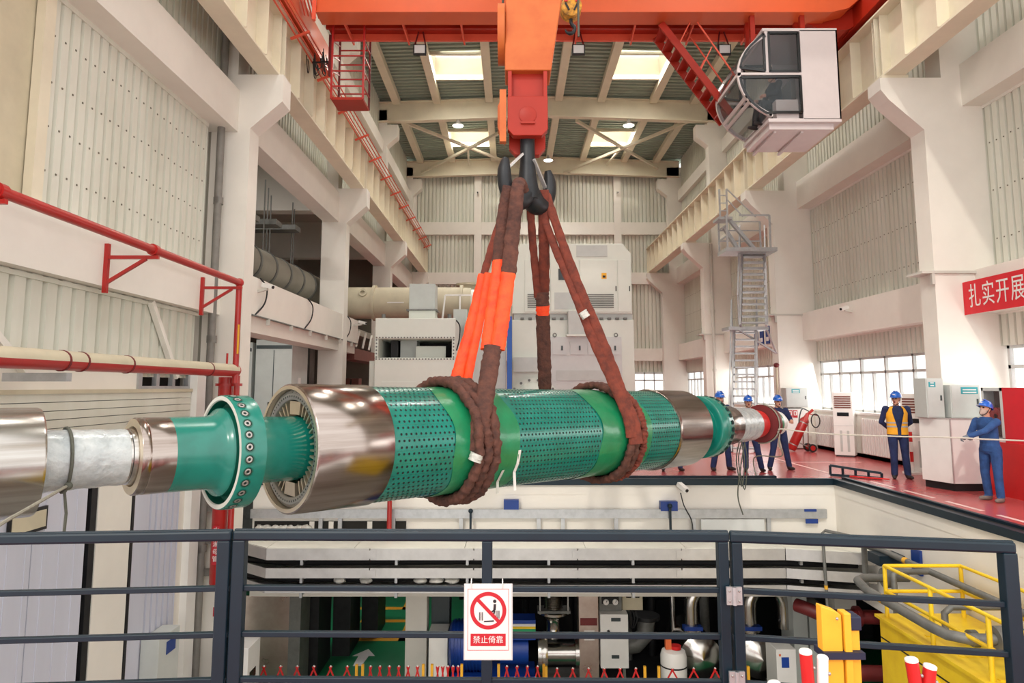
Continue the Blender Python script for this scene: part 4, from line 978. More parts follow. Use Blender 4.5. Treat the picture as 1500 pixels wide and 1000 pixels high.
# rope pulled by the worker
ro = M().tube(smoothpath([RP(10.1, 205, 0.39), RP(10.1, 192, 0.42), W(1200, 634.5, 13.1), W(1300, 638.5, 12.4), W(1405, 641, 11.65), W(1440, 643, 11.5), W(1520, 646, 11.0)], 5), 0.014, 6).obj('pull_rope', 'rope_light')
tag(ro, 'taut pale rope from the rotor tip to the pulling worker', 'rope', 'tag lines')
ro = M().tube(smoothpath([RP(10.1, a, 0.39) for a in range(100, 300, 20)], 2), 0.014, 6); e_ = RP(10.1, 205, 0.42)
ro.tube(smoothpath([e_, e_+Vector((-0.05, -0.1, -0.2)), e_+Vector((0.05, 0.1, -0.45)), Vector((5.15, 14.75, 0.45)), Vector((5.2, 14.8, 0.0))], 5), 0.013, 6)
tag(ro.obj('tag_line', 'rope_grey'), 'grey cord looped over the dark red disc and hanging down', 'rope', 'tag lines')
c0 = RP(9.0, 235, 0.36); cl_ = M()
rnd = random.Random(5)
for i in range(2):
    x = 0.05*i; cl_.tube(smoothpath([c0+Vector((x-0.1, 0, 0)), c0+Vector((x-0.14-0.05*rnd.random(), 0, -0.35)), c0+Vector((x-0.08, 0.02, -0.6-0.3*rnd.random())), c0+Vector((x-0.02, 0, -0.35)), c0+Vector((x-0.06, 0, 0))], 6), 0.011, 6)
cl_.tube(smoothpath([c0, c0+Vector((-0.1, 0.0, -0.5)), c0+Vector((-0.15, 0.05, -1.0)), c0+Vector((-0.05, 0.1, -1.35))], 6), 0.012, 6)
tag(cl_.obj('tag_line', 'rope_dark'), 'coiled dark ropes hanging under the far shaft end', 'rope', 'tag lines')
# ================================================================= things along the right wall
def ac_unit(x, y, yaw, lab, h=1.78):
    t = thing('air_conditioner', (x, y, 0), lab, 'air conditioner', 'floor standing air conditioners'); Rz = Matrix.Translation((x, y, 0)) @ Matrix.Rotation(yaw, 4, 'Z')
    w, d = 0.52, 0.36     # front faces local -y
    b = M().box((-w/2, -d/2, 0.04), (w/2, d/2, h)).xf(Rz).obj('housing', 'white_paint', t, 0.012)
    M().box((-w/2+0.03, -d/2+0.03, 0), (w/2-0.03, d/2-0.03, 0.04)).xf(Rz).obj('base', 'cabinet_dark', t)
    for i in range(6): M().box((-w/2+0.05, -d/2-0.012, h-0.14-i*0.06), (w/2-0.05, -d/2+0.002, h-0.105-i*0.06)).xf(Rz).obj('outlet_slat', 'brown_post', t)
    M().box((-0.15, -d/2-0.01, h-0.66), (0.15, -d/2+0.002, h-0.56)).xf(Rz).obj('display', 'black_gloss', t)
    M().box((-w/2+0.01, -d/2-0.006, 0.85), (w/2-0.01, -d/2+0.002, 0.86)).xf(Rz).obj('panel_seam', 'grey_paint', t)
    for xx in (-0.1, 0.08): M().box((xx, -d/2-0.008, 0.14), (xx+0.06, -d/2+0.002, 0.72)).xf(Rz).obj('intake_grille', 'cabinet_grey', t)
    return t
ac_unit(9.36, 19.45, math.radians(-35), 'white air conditioner between the radiators below the long window')
ac_unit(9.22, 15.75, math.radians(-50), 'white air conditioner next to the low white counter')
def radiator(y0, y1, lab):
    t = thing('radiator', (9.6, (y0+y1)/2, 0.12), lab, 'radiator', 'cast radiators under the windows'); m = M(); n = int((y1-y0)/0.11)
    M().box((9.60, y0, 1.0), (9.68, y1, 1.08)).box((9.60, y0, 0.2), (9.68, y1, 0.27)).obj('header', 'white_paint', t)
    for i in range(n):
        yy = y0+(i+0.5)*(y1-y0)/n; M().box((9.57, yy-0.038, 0.14), (9.69, yy+0.038, 1.06)).obj('section', 'white_paint', t)
    return t
radiator(19.8, 21.8, 'white radiator beside the red extinguisher trolley'); radiator(15.95, 18.95, 'white radiator between the two air conditioners')
radiator(24.5, 29, 'white radiator below the far window'); radiator(7.0, 11.6, 'white radiator behind the red cabinet')
# extinguisher trolley
ex = thing('extinguisher_trolley', (8.65, 21.0, 0), 'large red wheeled fire extinguisher leaning below the wall box', 'extinguisher')
b0, b1 = Vector((8.40, 20.9, 0.05)), Vector((8.86, 20.8, 1.02)); dr = (b1-b0).normalized(); L = (b1-b0).length
M().lathe(b0, dr, [(0, 0.0001), (0.01, 0.11), (0.04, 0.135), (L-0.1, 0.135), (L, 0.07), (L+0.12, 0.05), (L+0.12, 0.0001)], 20, False).obj('cylinder', 'pipe_red', ex)
for f in (0.15, 0.82): M().lathe(b0+dr*L*f, dr, [(0, 0.139), (0.03, 0.139)], 20, False).obj('band', 'steel_matt', ex)
M().bar(b1+dr*0.1, b1+dr*0.25+Vector((0.1, 0, 0)), 0.07).obj('valve', 'pipe_red', ex); M().bar(b1+dr*0.12, b1+Vector((0.36, 0, 0.05)), 0.025).obj('handle', 'pipe_red', ex)
M().tube(smoothpath([b1+dr*0.2, b1+Vector((-0.1, 0, 0.25)), b1+Vector((-0.2, 0, 0.0)), b1+Vector((-0.22, 0, -0.2))], 6), 0.018, 6).obj('hose', 'cabinet_dark', ex)
M().tube([b1+Vector((0.26+0.13*math.cos(a), -0.05, -0.1+0.2*math.sin(a))) for a in [i*PI/8 for i in range(17)]], 0.018, 6).obj('hose', 'black_rubber', ex)
for yy in (20.65, 21.0):
    M().bar((8.82, yy, 0.12), (8.85, yy, 0.95), 0.022).obj('trolley_leg', 'brown_post', ex)
    w_ = M().lathe((8.95, yy-0.03, 0.12), (0, 1, 0), [(0, 0.07), (0, 0.12), (0.06, 0.12), (0.06, 0.07)], 20, False).obj('wheel', 'black_rubber', ex)
    M().lathe((8.95, yy-0.034, 0.12), (0, 1, 0), [(0, 0.0001), (0, 0.075), (0.06, 0.075), (0.06, 0.0001)], 16, False).obj('hub', 'pipe_red', w_)
M().bar((8.55, 20.85, 0.3), (8.95, 20.85, 0.12), 0.03).obj('axle_strut', 'steel_matt', ex)
# wall boxes and panels
def wall_box(x0, x1, y0, y1, z0, z1, lab, plate=None, name='control_box', m_='cabinet_grey'):
    t = thing(name, ((x0+x1)/2, (y0+y1)/2, z0), lab, 'cabinet')
    M().box((x0, y0, z0), (x1, y1, z1)).obj('housing', m_, t, 0.008)
    M().box((x0+0.02, y0-0.012, z0+0.02), (x1-0.02, y0, z1-0.02)).obj('cabinet_door', m_, t)
    if plate:
        M().box((plate[0], y0-0.018, plate[1]), (plate[2], y0-0.012, plate[3])).obj('name_plate', 'print_teal', t)
        for i in range(2): M().box((plate[0]+0.03, y0-0.020, plate[1]+0.02+i*0.05), (plate[2]-0.03, y0-0.018, plate[1]+0.04+i*0.05)).obj('plate_lettering', 'print_white', t)
    M().box((x1-0.08, y0-0.02, (z0+z1)/2-0.05), (x1-0.05, y0-0.01, (z0+z1)/2+0.05)).obj('latch', 'cabinet_dark', t)
    return t
wall_box(8.62, 9.30, 21.65, 22.0, 1.29, 1.90, 'grey electrical box on the column above the extinguisher', (8.8, 1.74, 9.06, 1.86))
wall_box(8.58, 9.28, 21.72, 22.0, 0.02, 1.25, 'white panel cupboard with red notices behind the extinguisher', None, 'low_cabinet', 'white_paint')
for (xa, lab) in ((8.68, 'small red notice on the white panel, left one of two'), (8.84, 'small red notice on the white panel, right one of two')):
    t = thing('notice', (xa+0.06, 21.69, 0.98), lab, 'notice', 'red notices'); M().box((xa, 21.694, 0.97), (xa+0.14, 21.70, 1.2)).obj('notice_sheet', 'print_red', t)
    M().box((xa+0.02, 21.691, 1.04), (xa+0.12, 21.694, 1.17)).obj('notice_picture', 'print_white', t); M().box((xa+0.045, 21.689, 1.06), (xa+0.085, 21.691, 1.15)).obj('notice_picture', 'print_red', t)
wall_box(7.98, 8.32, 13.25, 13.66, 1.345, 2.10, 'tall pale box standing on the counter beside the column', (8.03, 1.93, 8.16, 2.03))
wall_box(8.38, 8.95, 13.15, 13.68, 1.345, 1.97, 'wide grey box with teal plate behind the pulling worker', (8.58, 1.80, 8.90, 1.93))
ct = thing('counter', (8.5, 13.3, 0), 'low white angled counter with black plinth', 'counter')
def poly_prism(poly, z0, z1): return M().prism(poly, 'z', z0, z1)
poly_prism([(8.05, 13.66), (8.24, 13.0), (8.9, 13.0), (8.9, 13.66)], 0.14, 1.33).obj('counter_body', 'white_paint', ct)
poly_prism([(8.09, 13.64), (8.27, 13.04), (8.88, 13.04), (8.88, 13.64)], 0.0, 0.14).obj('plinth', 'black_rubber', ct)
M().bar((8.24, 12.995, 0.14), (8.24, 12.995, 1.34), 0.02).obj('corner_trim', 'aluminium', ct)
M().bar((8.24, 12.99, 1.34), (8.9, 12.99, 1.34), 0.02).obj('edge_trim', 'aluminium', ct)
M().bar((8.045, 13.66, 1.34), (8.24, 12.99, 1.34), 0.02).obj('edge_trim', 'aluminium', ct)
# red cabinet with glass front
rc = thing('hose_cabinet', (9.3, 12.2, 0), 'tall red fire hose cabinet with glass door behind the pulling worker', 'cabinet')
M().box((8.750, 11.2, 0), (9.150, 12.9, 0.95)).obj('lower_body', 'barrier_red', rc)
M().box((8.800, 11.2, 0.95), (9.150, 12.35, 1.92)).obj('upper_body', 'banner_red', rc)
for (p, q) in (((8.800, 12.35, 1.0), (9.150, 12.42, 1.92)), ((8.800, 12.85, 1.0), (9.150, 12.9, 1.92)), ((8.800, 12.35, 1.86), (9.150, 12.9, 1.92)), ((8.800, 12.35, 0.95), (9.150, 12.9, 1.02))): M().box(p, q).obj('door_frame', 'grey_paint', rc)
M().box((9.000, 12.42, 1.02), (9.040, 12.85, 1.86)).obj('cabinet_inside', 'brown_post', rc)
M().lathe((8.800, 12.63, 1.4), (1, 0, 0), [(0.05, 0.05), (0.05, 0.16), (0.15, 0.16), (0.15, 0.05)], 20, False).obj('hose_reel', 'barrier_red', rc)
M().box((8.810, 12.42, 1.02), (8.815, 12.85, 1.86)).obj('door_glass', 'glass', rc)
# red-white post, folded guard frame, banner
po = thing('barrier_post', (8.98, 15.55, 0), 'red and white striped post behind the vest worker', 'post')
for i in range(5): M().cyl((8.95, 15.55, 0.05+i*0.22), (8.95, 15.55, 0.05+(i+1)*0.22), 0.035, n=12).obj('post_band', ('white_paint', 'barrier_red')[i % 2], po)
M().box((8.8, 15.4, 0), (9.1, 15.7, 0.05)).obj('foot', 'white_paint', po)
fg = thing('folded_railing', (7.3, 14.9, 0), 'folded navy guard frame lying on the floor at the pit corner', 'railing')
a, b = Vector((6.95, 15.2, 0.03)), Vector((7.78, 14.66, 0.03))
M().bar(a, b, 0.05).obj('rail', 'rail_navy', fg); M().bar(a+Vector((0, 0, 0.2)), b+Vector((0, 0, 0.10)), 0.05).obj('rail', 'rail_navy', fg)
for f in (0, 0.25, 0.5, 0.75, 1): p = a.lerp(b, f); M().bar(p, p+Vector((0, 0, 0.2-0.1*f)), 0.04).obj('frame_post', 'rail_navy', fg)
M().bar(a+Vector((0.3, -0.25, 0)), b+Vector((0.05, -0.2, 0)), 0.05, 0.03).obj('red_strip', 'barrier_red', fg)
bn = thing('banner', (9.12, 11.5, 3.37), 'red cloth banner with white lettering on the right wall', 'banner')
M().box((9.12, 8.6, 3.37), (9.135, 13.68, 4.03)).obj('cloth', 'banner_red', bn)
for y in (9.0, 11.0, 13.0): M().bar((9.13, y, 3.9), (9.42, y, 3.9), 0.02).obj('banner_tie', 'machine_grey', bn)
for i, ch in enumerate('扎实开展'):
    text('lettering', ch, 0.5, (9.115, 13.34-i*0.385, 3.69), (PI/2, 0, -PI/2), 'print_white', bn, sx=0.72)
# CCTV cameras
def cctv(p, aim, lab, wall=Vector((0, 0, 0))):
    p = Vector(p); t = thing('security_camera', p, lab, 'camera', 'security cameras'); a = Vector(aim).normalized()
    M().bar(p+wall, p+Vector((0, 0, -0.06)), 0.06).obj('mount_arm', 'plaster_grey', t); M().bar(p-a*0.13, p+a*0.15, 0.10, 0.09).obj('camera_body', 'white_paint', t)
    M().cyl(p+a*0.15, p+a*0.165, 0.035, n=12).obj('lens', 'black_gloss', t)
    return t
cctv((9.2, 18.77, 4.1), (-1, -0.5, -0.3), 'white security camera on the right wall beam', Vector((0.22, 0, -0.1)))
cctv((3.52, 14.4, -0.12), (0.4, -1, -0.4), 'white security camera on the pit wall', Vector((-0.1, 0.2, 0.05)))
cctv((-5.28, 14.6, 4.10), (0.7, -0.3, -0.2), 'white security camera on the left beam beside the red pipe', Vector((-0.25, 0.05, -0.12)))
cctv((-5.2, 23.6, 4.15), (0.8, -0.3, -0.2), 'white security camera at the far end of the left beam', Vector((-0.3, 0, -0.1)))
cctv((-2.0, 38.8, 13.2), (0, -1, -0.3), 'small dark camera on the left column of the end wall', Vector((0, 0.15, 0.02)))
cctv((6.15, 38.8, 13.2), (0, -1, -0.3), 'small dark camera on the right column of the end wall', Vector((0, 0.15, 0.02)))
# conduits and hydrant pipe
for (x, y, lab) in ((8.45, 30.15, 'grey drain pipe running down the third right column'),): 
    t = thing('drain_pipe', (8.45, y, 0), lab, 'pipe'); M().cyl((8.9, y-0.08, 0), (8.9, y-0.08, 8.3), 0.07, n=10).obj('pipe', 'plaster_grey', t)
    for z in (2.6, 5.2): M().cyl((8.9, y-0.08, z), (8.9, y-0.08, z+0.12), 0.1, n=10).obj('collar', 'plaster_grey', t)
t = thing('hydrant_pipe', (8.2, 21.9, 0), 'thin pipe with red valve on the second right column', 'pipe')
M().cyl((8.45, 21.88, 0), (8.45, 21.88, 2.6), 0.035, n=8).obj('pipe', 'beige_duct', t); M().sphere((8.45, 21.88, 2.62), (0.09, 0.09, 0.08)).obj('valve', 'dark_red', t)
# ---- steel stair tower up to the crane rail, in front of the second right bay
sw = thing('steel_stair', (7.4, 21.3, 0), 'galvanised steel stair climbing to the crane rail', 'stair')
def flight(p, q, y0, y1, n, nm='tread'):
    for yy in (y0, y1): M().bar(Vector((p[0], yy, p[1])), Vector((q[0], yy, q[1])), 0.05, 0.2).obj('stringer', 'galvanised', sw)
    for i in range(n):
        f = (i+0.5)/n; x = p[0]+(q[0]-p[0])*f; z = p[1]+(q[1]-p[1])*f
        M().box((x-0.13, y0, z-0.02), (x+0.13, y1, z+0.02)).obj('tread', 'galvanised', sw)
def wflight(x0a, x1a, ya, za, x0b, x1b, yb, zb, n):
    """flight climbing away from the viewer: treads along x"""
    for (xa, xb) in ((x0a, x0b), (x1a, x1b)):
        M().bar((xa, ya, za), (xb, yb, zb), 0.06, 0.2).obj('stringer', 'galvanised', sw)
    for i in range(n):
        f = (i+0.5)/n; x0 = x0a+(x0b-x0a)*f; x1 = x1a+(x1b-x1a)*f; y = ya+(yb-ya)*f; z = za+(zb-za)*f
        M().box((x0, y-0.12, z-0.025), (x1, y+0.12, z+0.025)).obj('tread', 'galvanised', sw)
    for (xa, xb) in ((x0a-0.05, x0b-0.05), (x1a+0.05, x1b+0.05)):
        M().bar((xa, ya, za+0.95), (xb, yb, zb+0.95), 0.04).obj('handrail', 'galvanised', sw)
        for f in (0.02, 0.35, 0.68, 0.98):
            M().bar((xa+(xb-xa)*f, ya+(yb-ya)*f, za+(zb-za)*f), (xa+(xb-xa)*f, ya+(yb-ya)*f, za+(zb-za)*f+0.95), 0.03).obj('rail_post', 'galvanised', sw)
wflight(6.55, 7.25, 20.7, 0.0, 7.05, 7.75, 21.6, 3.74, 17)
M().box((6.75, 21.2, 3.70), (8.0, 21.9, 3.80)).obj('landing', 'galvanised', sw)
wflight(7.05, 7.85, 21.0, 3.8, 7.45, 8.15, 21.75, 6.2, 12)
M().box((6.7, 21.0, 6.15), (8.3, 21.9, 6.27)).obj('landing', 'galvanised', sw)
for x in (6.75, 8.1):
    for yy in (21.03, 21.87): M().bar((x, yy, 6.2), (x, yy, 7.3), 0.05).obj('rail_post', 'galvanised', sw)
for z in (6.65, 7.0, 7.3):
    M().bar((6.75, 21.87, z), (8.1, 21.87, z), 0.035).obj('handrail', 'galvanised', sw); M().bar((6.75, 21.03, z), (6.75, 21.87, z), 0.035).obj('handrail', 'galvanised', sw)
M().bar((7.15, 21.03, 7.3), (8.1, 21.03, 7.3), 0.05).obj('handrail', 'galvanised', sw)
M().bar((7.75, 21.4, 6.25), (6.95, 21.4, 7.25), 0.14, 0.1).obj('stringer', 'galvanised', sw); M().bar((7.35, 21.7, 6.25), (6.85, 21.7, 7.1), 0.14, 0.1).obj('stringer', 'galvanised', sw)
M().box((6.55, 21.2, 7.22), (7.0, 21.8, 7.3)).obj('landing', 'galvanised', sw)
for x in (6.62, 6.85): M().bar((x, 21.25, 7.3), (x, 21.25, 8.2), 0.05).obj('rail_post', 'galvanised', sw)
for z in (7.5, 7.75, 8.0): M().bar((6.62, 21.25, z), (6.85, 21.25, z), 0.03).obj('ladder_rung', 'galvanised', sw)
M().bar((6.85, 21.25, 8.22), (7.75, 21.25, 7.3), 0.035).obj('handrail', 'galvanised', sw); M().bar((6.88, 21.25, 7.85), (7.35, 21.25, 7.3), 0.03).obj('handrail', 'galvanised', sw)
for x in (6.85, 7.75): M().bar((x+0.2, 21.25, 3.72), (8.5, 21.95, 3.0), 0.05).obj('support_strut', 'galvanised', sw)
# blue notices behind the stair
for i, (x, z) in enumerate(((8.05, 3.95), (8.35, 4.05), (8.05, 3.3), (8.35, 3.35))):
    t = thing('notice_board', (9.36, 24.4+i, z), ('leftmost', 'second', 'third', 'rightmost')[3-i]+' blue picture board on the wall behind the stair', 'notice', 'blue picture boards behind the stair')
    M().box((9.36, 24.2+0.6*i, 3.5+0.0*i), (9.39, 24.55+0.6*i, 4.15)).obj('board', 'plate_blue', t)
    M().box((9.355, 24.25+0.6*i, 3.6), (9.36, 24.5+0.6*i, 3.75)).obj('board_picture', 'print_white', t)
# ================================================================= plant at the far end of the hall
def bolt_row(m, p, q, n, r=0.025, d=(0, -1, 0)):
    p = Vector(p); q = Vector(q)
    for i in range(n): c = p.lerp(q, i/(n-1)); m.cyl(c, c+Vector(d)*0.02, r, n=6)
    return m
gh = thing('generator_housing', (-2.85, 20.8, 0), 'white generator housing with a wide bolted opening behind the rotor', 'machine')
x0, x1, y0, y1 = -4.02, -1.66, 20.0, 22.4
M().box((x0, y0, 0), (x1, y1, 2.78)).obj('lower_casing', 'cabinet_mint', gh, 0.02)
M().box((x0, y0, 3.33), (x1, y1, 3.94)).obj('upper_casing', 'cabinet_mint', gh, 0.02)
for (a, b) in ((x0, x0+0.1), (x1-0.1, x1)): M().box((a, y0, 2.78), (b, y1, 3.33)).obj('side_casing', 'cabinet_mint', gh)
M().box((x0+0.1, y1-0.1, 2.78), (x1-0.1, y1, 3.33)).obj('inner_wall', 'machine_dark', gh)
M().box((-3.65, 20.6, 2.78), (-3.45, 21.5, 3.33)).obj('inner_post', 'machine_dark', gh); M().box((-3.4, 20.8, 2.78), (-2.9, 21.5, 3.33)).obj('inner_box', 'cabinet_grey', gh)
M().box((-2.9, 20.6, 2.78), (-2.0, 20.65, 3.15)).obj('inner_plate', 'cabinet_mint', gh)
m = M(); bolt_row(m, (x0+0.05, y0, 2.74), (x1-0.05, y0, 2.74), 26); bolt_row(m, (x0+0.05, y0, 3.37), (x1-0.05, y0, 3.37), 26); bolt_row(m, (x0+0.05, y0, 2.8), (x0+0.05, y0, 3.3), 6); bolt_row(m, (x1-0.05, y0, 2.8), (x1-0.05, y0, 3.3), 6)
m.obj('flange_bolt', 'machine_grey', gh)['kind'] = 'stuff'
M().box((-3.8, y0-0.02, 1.55), (-2.8, y0, 2.08)).obj('access_plate', 'cabinet_mint', gh, 0.005)
M().box((-2.5, y0-0.02, 1.6), (-2.1, y0, 2.05)).obj('name_plate', 'brown_post', gh); M().box((-2.42, y0-0.025, 1.88), (-2.18, y0-0.02, 1.95)).obj('plate_mark', 'print_red', gh)
for x in (x0+0.2, x1-0.2): M().cyl((x, y0+0.2, 3.94), (x, y0+0.2, 4.08), 0.06, n=8).obj('lifting_eye', 'machine_grey', gh)
M().box((-4.25, 20.4, 0), (x0, 22, 2.7)).obj('side_cover', 'cabinet_mint', gh)
M().tube(smoothpath([Vector((x1, 20.2, 3.9)), Vector((x1+0.12, 20.1, 3.7)), Vector((x1+0.1, 20.1, 3.3)), Vector((x1+0.02, 20.2, 3.0))], 5), 0.02, 6).obj('hose', 'black_rubber', gh)
gb = thing('terminal_box', (-2.85, 21.9, 3.95), 'grey box standing on the generator housing before the beige duct', 'cabinet')
M().box((-3.28, 21.6, 3.96), (-2.45, 22.3, 4.35)).obj('box_base', 'cabinet_mint', gb); M().box((-3.28, 21.6, 4.38), (-2.45, 22.3, 5.2)).obj('box_body', 'cabinet_grey', gb, 0.01)
M().box((-3.36, 21.55, 4.34), (-2.38, 22.35, 4.38)).obj('flange', 'machine_grey', gb)
dd = thing('air_duct', (-4, 25, 4.4), 'large beige round duct crossing behind the left columns', 'duct')
M().lathe((-8.0, 25, 5.0), (1, 0, 0), [(0, 0.58), (6.0, 0.58), (6.5, 0.55)], 36, True).obj('duct_pipe', 'beige_duct', dd)
M().lathe((-1.5, 25, 5.0), (1, 0, 0), [(0, 0.50), (1.2, 0.50)], 30, True).obj('duct_pipe', 'cabinet_mint', dd)
for x in (-5.1, -3.6, -1.9): M().lathe((x, 25, 5.0), (1, 0, 0), [(0, 0.58), (0, 0.66), (0.1, 0.66), (0.1, 0.58)], 36, False).obj('duct_flange', 'beige_duct', dd)
for x in (-5.4, -1.2): M().lathe((x, 24.5, 5.3), (0, -1, 0.35), [(0, 0.15), (0.08, 0.15), (0.08, 0.08), (0.03, 0.08)], 20, False).obj('hand_hole', 'beige_duct', dd)
M().box((-4.5, 24.41, 4.93), (-3.9, 24.43, 4.97)).obj('name_strip', 'print_white', dd)
M().lathe((-1.7, 26.5, 5.55), (0, 0, 1), [(0, 0.4), (0.3, 0.4), (0.3, 0.5), (0.38, 0.5), (0.38, 0.0001)], 28, False).obj('duct_stub', 'beige_duct', dd)
M().box((-7.5, 24.7, 0), (-7.3, 25.3, 4.45)).obj('support', 'machine_grey', dd)
sc_ = thing('service_platform', (-1.6, 22.6, 4), 'white steel handrail on the platform beside the duct', 'railing')
for x in (-2.35, -1.75, -1.25): M().bar((x, 22.8, 4.0), (x+(0.1 if x < -2 else 0), 22.8, 5.0), 0.05).obj('rail_post', 'white_paint', sc_)
M().bar((-2.25, 22.8, 5.0), (-1.2, 22.8, 5.0), 0.05).obj('handrail', 'white_paint', sc_); M().bar((-1.25, 22.8, 0), (-1.25, 22.8, 4.0), 0.08).obj('rail_post', 'white_paint', sc_); M().bar((-2.35, 22.8, 0), (-2.35, 22.8, 4.0), 0.08).obj('rail_post', 'white_paint', sc_)
tc_ = thing('grey_cabinet', (-0.75, 22.5, 0), 'tall pale grey cabinet left of the blue post', 'cabinet')
M().box((-1.5, 22.2, 0), (-0.2, 23.2, 4.1)).obj('cabinet_body', 'cabinet_grey', tc_, 0.01); M().box((-0.86, 22.18, 0.2), (-0.84, 22.2, 4.0)).obj('door_gap', 'cabinet_dark', tc_)
M().box((-1.95, 22.6, 0), (-1.5, 23.2, 4.5)).obj('side_cabinet', 'cabinet_grey', tc_); M().box((-1.0, 22.4, 4.1), (-0.95, 22.45, 5.4)).obj('cable_pole', 'yellow_paint', tc_)
bp_ = M().box((-0.16, 22.0, 0), (0.0, 22.2, 4.2)).obj('blue_post', 'blue_post'); tag(bp_, 'slim blue steel post between grey cabinet and white cubicle', 'post')
# tall white excitation cubicle
xc = thing('excitation_cubicle', (2.1, 25, 0), 'huge white cubicle with doors and louvres behind the slings', 'cabinet')
X0, X1, Y0, Y1 = 0.02, 4.25, 24.0, 27.0
M().prism([(X0, 4.5), (X1, 4.5), (X1, 6.65), (X1-0.3, 7.02), (X0+0.3, 7.02), (X0, 6.65)], 'y', Y0, Y1).obj('upper_casing', 'cabinet_mint', xc, 0.02)
M().box((X0+0.05, Y0+0.1, 4.28), (X1+0.02, Y1, 4.5)).obj('joint_band', 'cabinet_grey', xc)
M().box((X0-0.02, Y0, 0), (X1+0.05, Y1, 4.28)).obj('lower_casing', 'cabinet_mint', xc, 0.02)
for (a, b) in ((0.45, 1.35), (1.37, 2.4), (2.42, 3.72), (3.76, 4.2)):
    d_ = M().box((a, Y0-0.03, 4.56), (b, Y0, 6.42)).obj('cubicle_door', 'cabinet_mint', xc, 0.006)
    M().box((b-0.05, Y0-0.05, 5.3), (b-0.02, Y0-0.03, 5.48)).obj('door_handle', 'black_rubber', d_)
for (a, b) in ((0.55, 1.25), (2.55, 3.6)):
    for i in range(8): M().bar((a, Y0-0.045, 4.72+i*0.065), (b, Y0-0.045, 4.72+i*0.065), 0.02, 0.03).obj('louvre', 'machine_grey', xc)
M().box((1.5, Y0-0.04, 4.66), (2.3, Y0-0.03, 5.25)).obj('vent_mesh', 'cabinet_grey', xc); M().box((2.3, Y0-0.02, 6.55), (3.4, Y0, 6.95)).obj('vent_mesh', 'cabinet_grey', xc)
M().box((1.65, Y0-0.05, 5.7), (1.95, Y0-0.03, 6.1)).obj('display_panel', 'black_gloss', xc)
M().box((3.18, Y0-0.04, 5.74), (3.36, Y0-0.03, 5.95)).obj('warning_label', 'yellow_foam', xc); M().box((3.22, Y0-0.045, 5.78), (3.32, Y0-0.04, 5.86)).obj('warning_mark', 'print_black', xc)
m = M()
for i in range(14): m.box((0.3+i*0.28, Y0-0.06, 4.3), (0.42+i*0.28, Y0+0.1, 4.36))
m.obj('flange_bolt', 'machine_grey', xc)['kind'] = 'stuff'
M().box((1.96, Y0-0.3, 3.75), (2.8, Y0, 4.58)).obj('junction_box', 'cabinet_grey', xc, 0.01); M().box((1.9, Y0-0.34, 3.68), (2.86, Y0, 3.75)).obj('box_flange', 'cabinet_mint', xc)
M().box((1.3, Y0-0.06, 0.4), (3.85, Y0, 3.68)).obj('front_plate', 'grey_paint', xc, 0.005)
for i in range(4):
    h_ = M().box((1.42+i*0.62, Y0-0.10, 3.05), (1.92+i*0.62, Y0-0.06, 3.5)).obj('hatch', 'grey_paint', xc); M().box((1.72+i*0.62, Y0-0.13, 3.2), (1.78+i*0.62, Y0-0.10, 3.36)).obj('hatch_handle', 'cabinet_dark', h_)
for x in (1.5, 3.65): M().tube([Vector((x+0.06*math.cos(a), Y0-0.08, 3.74+0.06*math.sin(a))) for a in [i*PI/6 for i in range(13)]], 0.015, 6).obj('lifting_eye', 'machine_grey', xc)
M().box((1.55, Y0-0.09, 2.15), (3.3, Y0-0.06, 2.5)).obj('cover_strip', 'cabinet_grey', xc)
M().lathe((0.75, Y0-0.02, 1.3), (0, -1, 0), [(0, 0.95), (0.12, 0.95), (0.12, 0.78), (0.3, 0.7), (0.55, 0.45), (0.62, 0.0001)], 32, False).obj('bearing_cover', 'cabinet_mint', xc)
for i in range(18): a = 2*PI*i/18; M().cyl((0.75+0.87*math.cos(a), Y0-0.14, 1.3+0.87*math.sin(a)), (0.75+0.87*math.cos(a), Y0-0.2, 1.3+0.87*math.sin(a)), 0.05, n=6).obj('cover_bolt', 'machine_grey', xc)
M().box((0.05, Y0-0.2, 2.45), (0.95, Y0, 2.95)).obj('front_beam', 'cabinet_grey', xc)
# ---- auxiliary bay on the left: cabinets, racks, pipe
def aux_cab(x0, x1, y, top, lab):
    t = thing('control_cabinet', ((x0+x1)/2, y+0.75, 0), lab, 'cabinet', 'grey cabinets in the left bay')
    M().box((x0, y, 0), (x1, y+1.5, top)).obj('cabinet_body', 'cabinet_grey', t, 0.01); M().box((x0+0.02, y-0.02, top-0.26), (x1-0.02, y, top-0.16)).obj('title_strip', 'cabinet_dark', t)
    xm = (x0+x1)/2; M().box((xm-0.01, y-0.01, 0.1), (xm+0.01, y, top-0.3)).obj('door_gap', 'cabinet_dark', t); M().box((xm-0.12, y-0.04, 1.1), (xm-0.08, y-0.01, 1.5)).obj('door_handle', 'black_rubber', t)
    M().box((x1, y+0.6, 1.9), (x1+0.02, y+0.8, 2.2)).obj('side_label', 'print_white', t)
    return t
aux_cab(-7.35, -6.3, 19.6, 3.28, 'front grey cabinet seen under the left beam'); aux_cab(-8.5, -7.45, 19.6, 3.2, 'grey cabinet half hidden by the red pipe')
for i in range(3):
    t = thing('battery_rack', (-6.7+0.33*i, 26.5, 0), 'brown rack unit with a small green light, %s of three' % ('leftmost', 'middle', 'rightmost')[i], 'rack', 'rack units in the far left bay')
    M().box((-6.85+0.34*i, 26.4, 0), (-6.58+0.34*i, 26.9, 2.25)).obj('rack_body', 'brown_post', t); M().sphere((-6.72+0.34*i, 26.38, 1.95), 0.03).obj('green_light', 'print_green', t)
pp_ = thing('insulated_pipe', (-7.4, 20, 5), 'dusty beige insulated pipe inside the left bay', 'pipe')
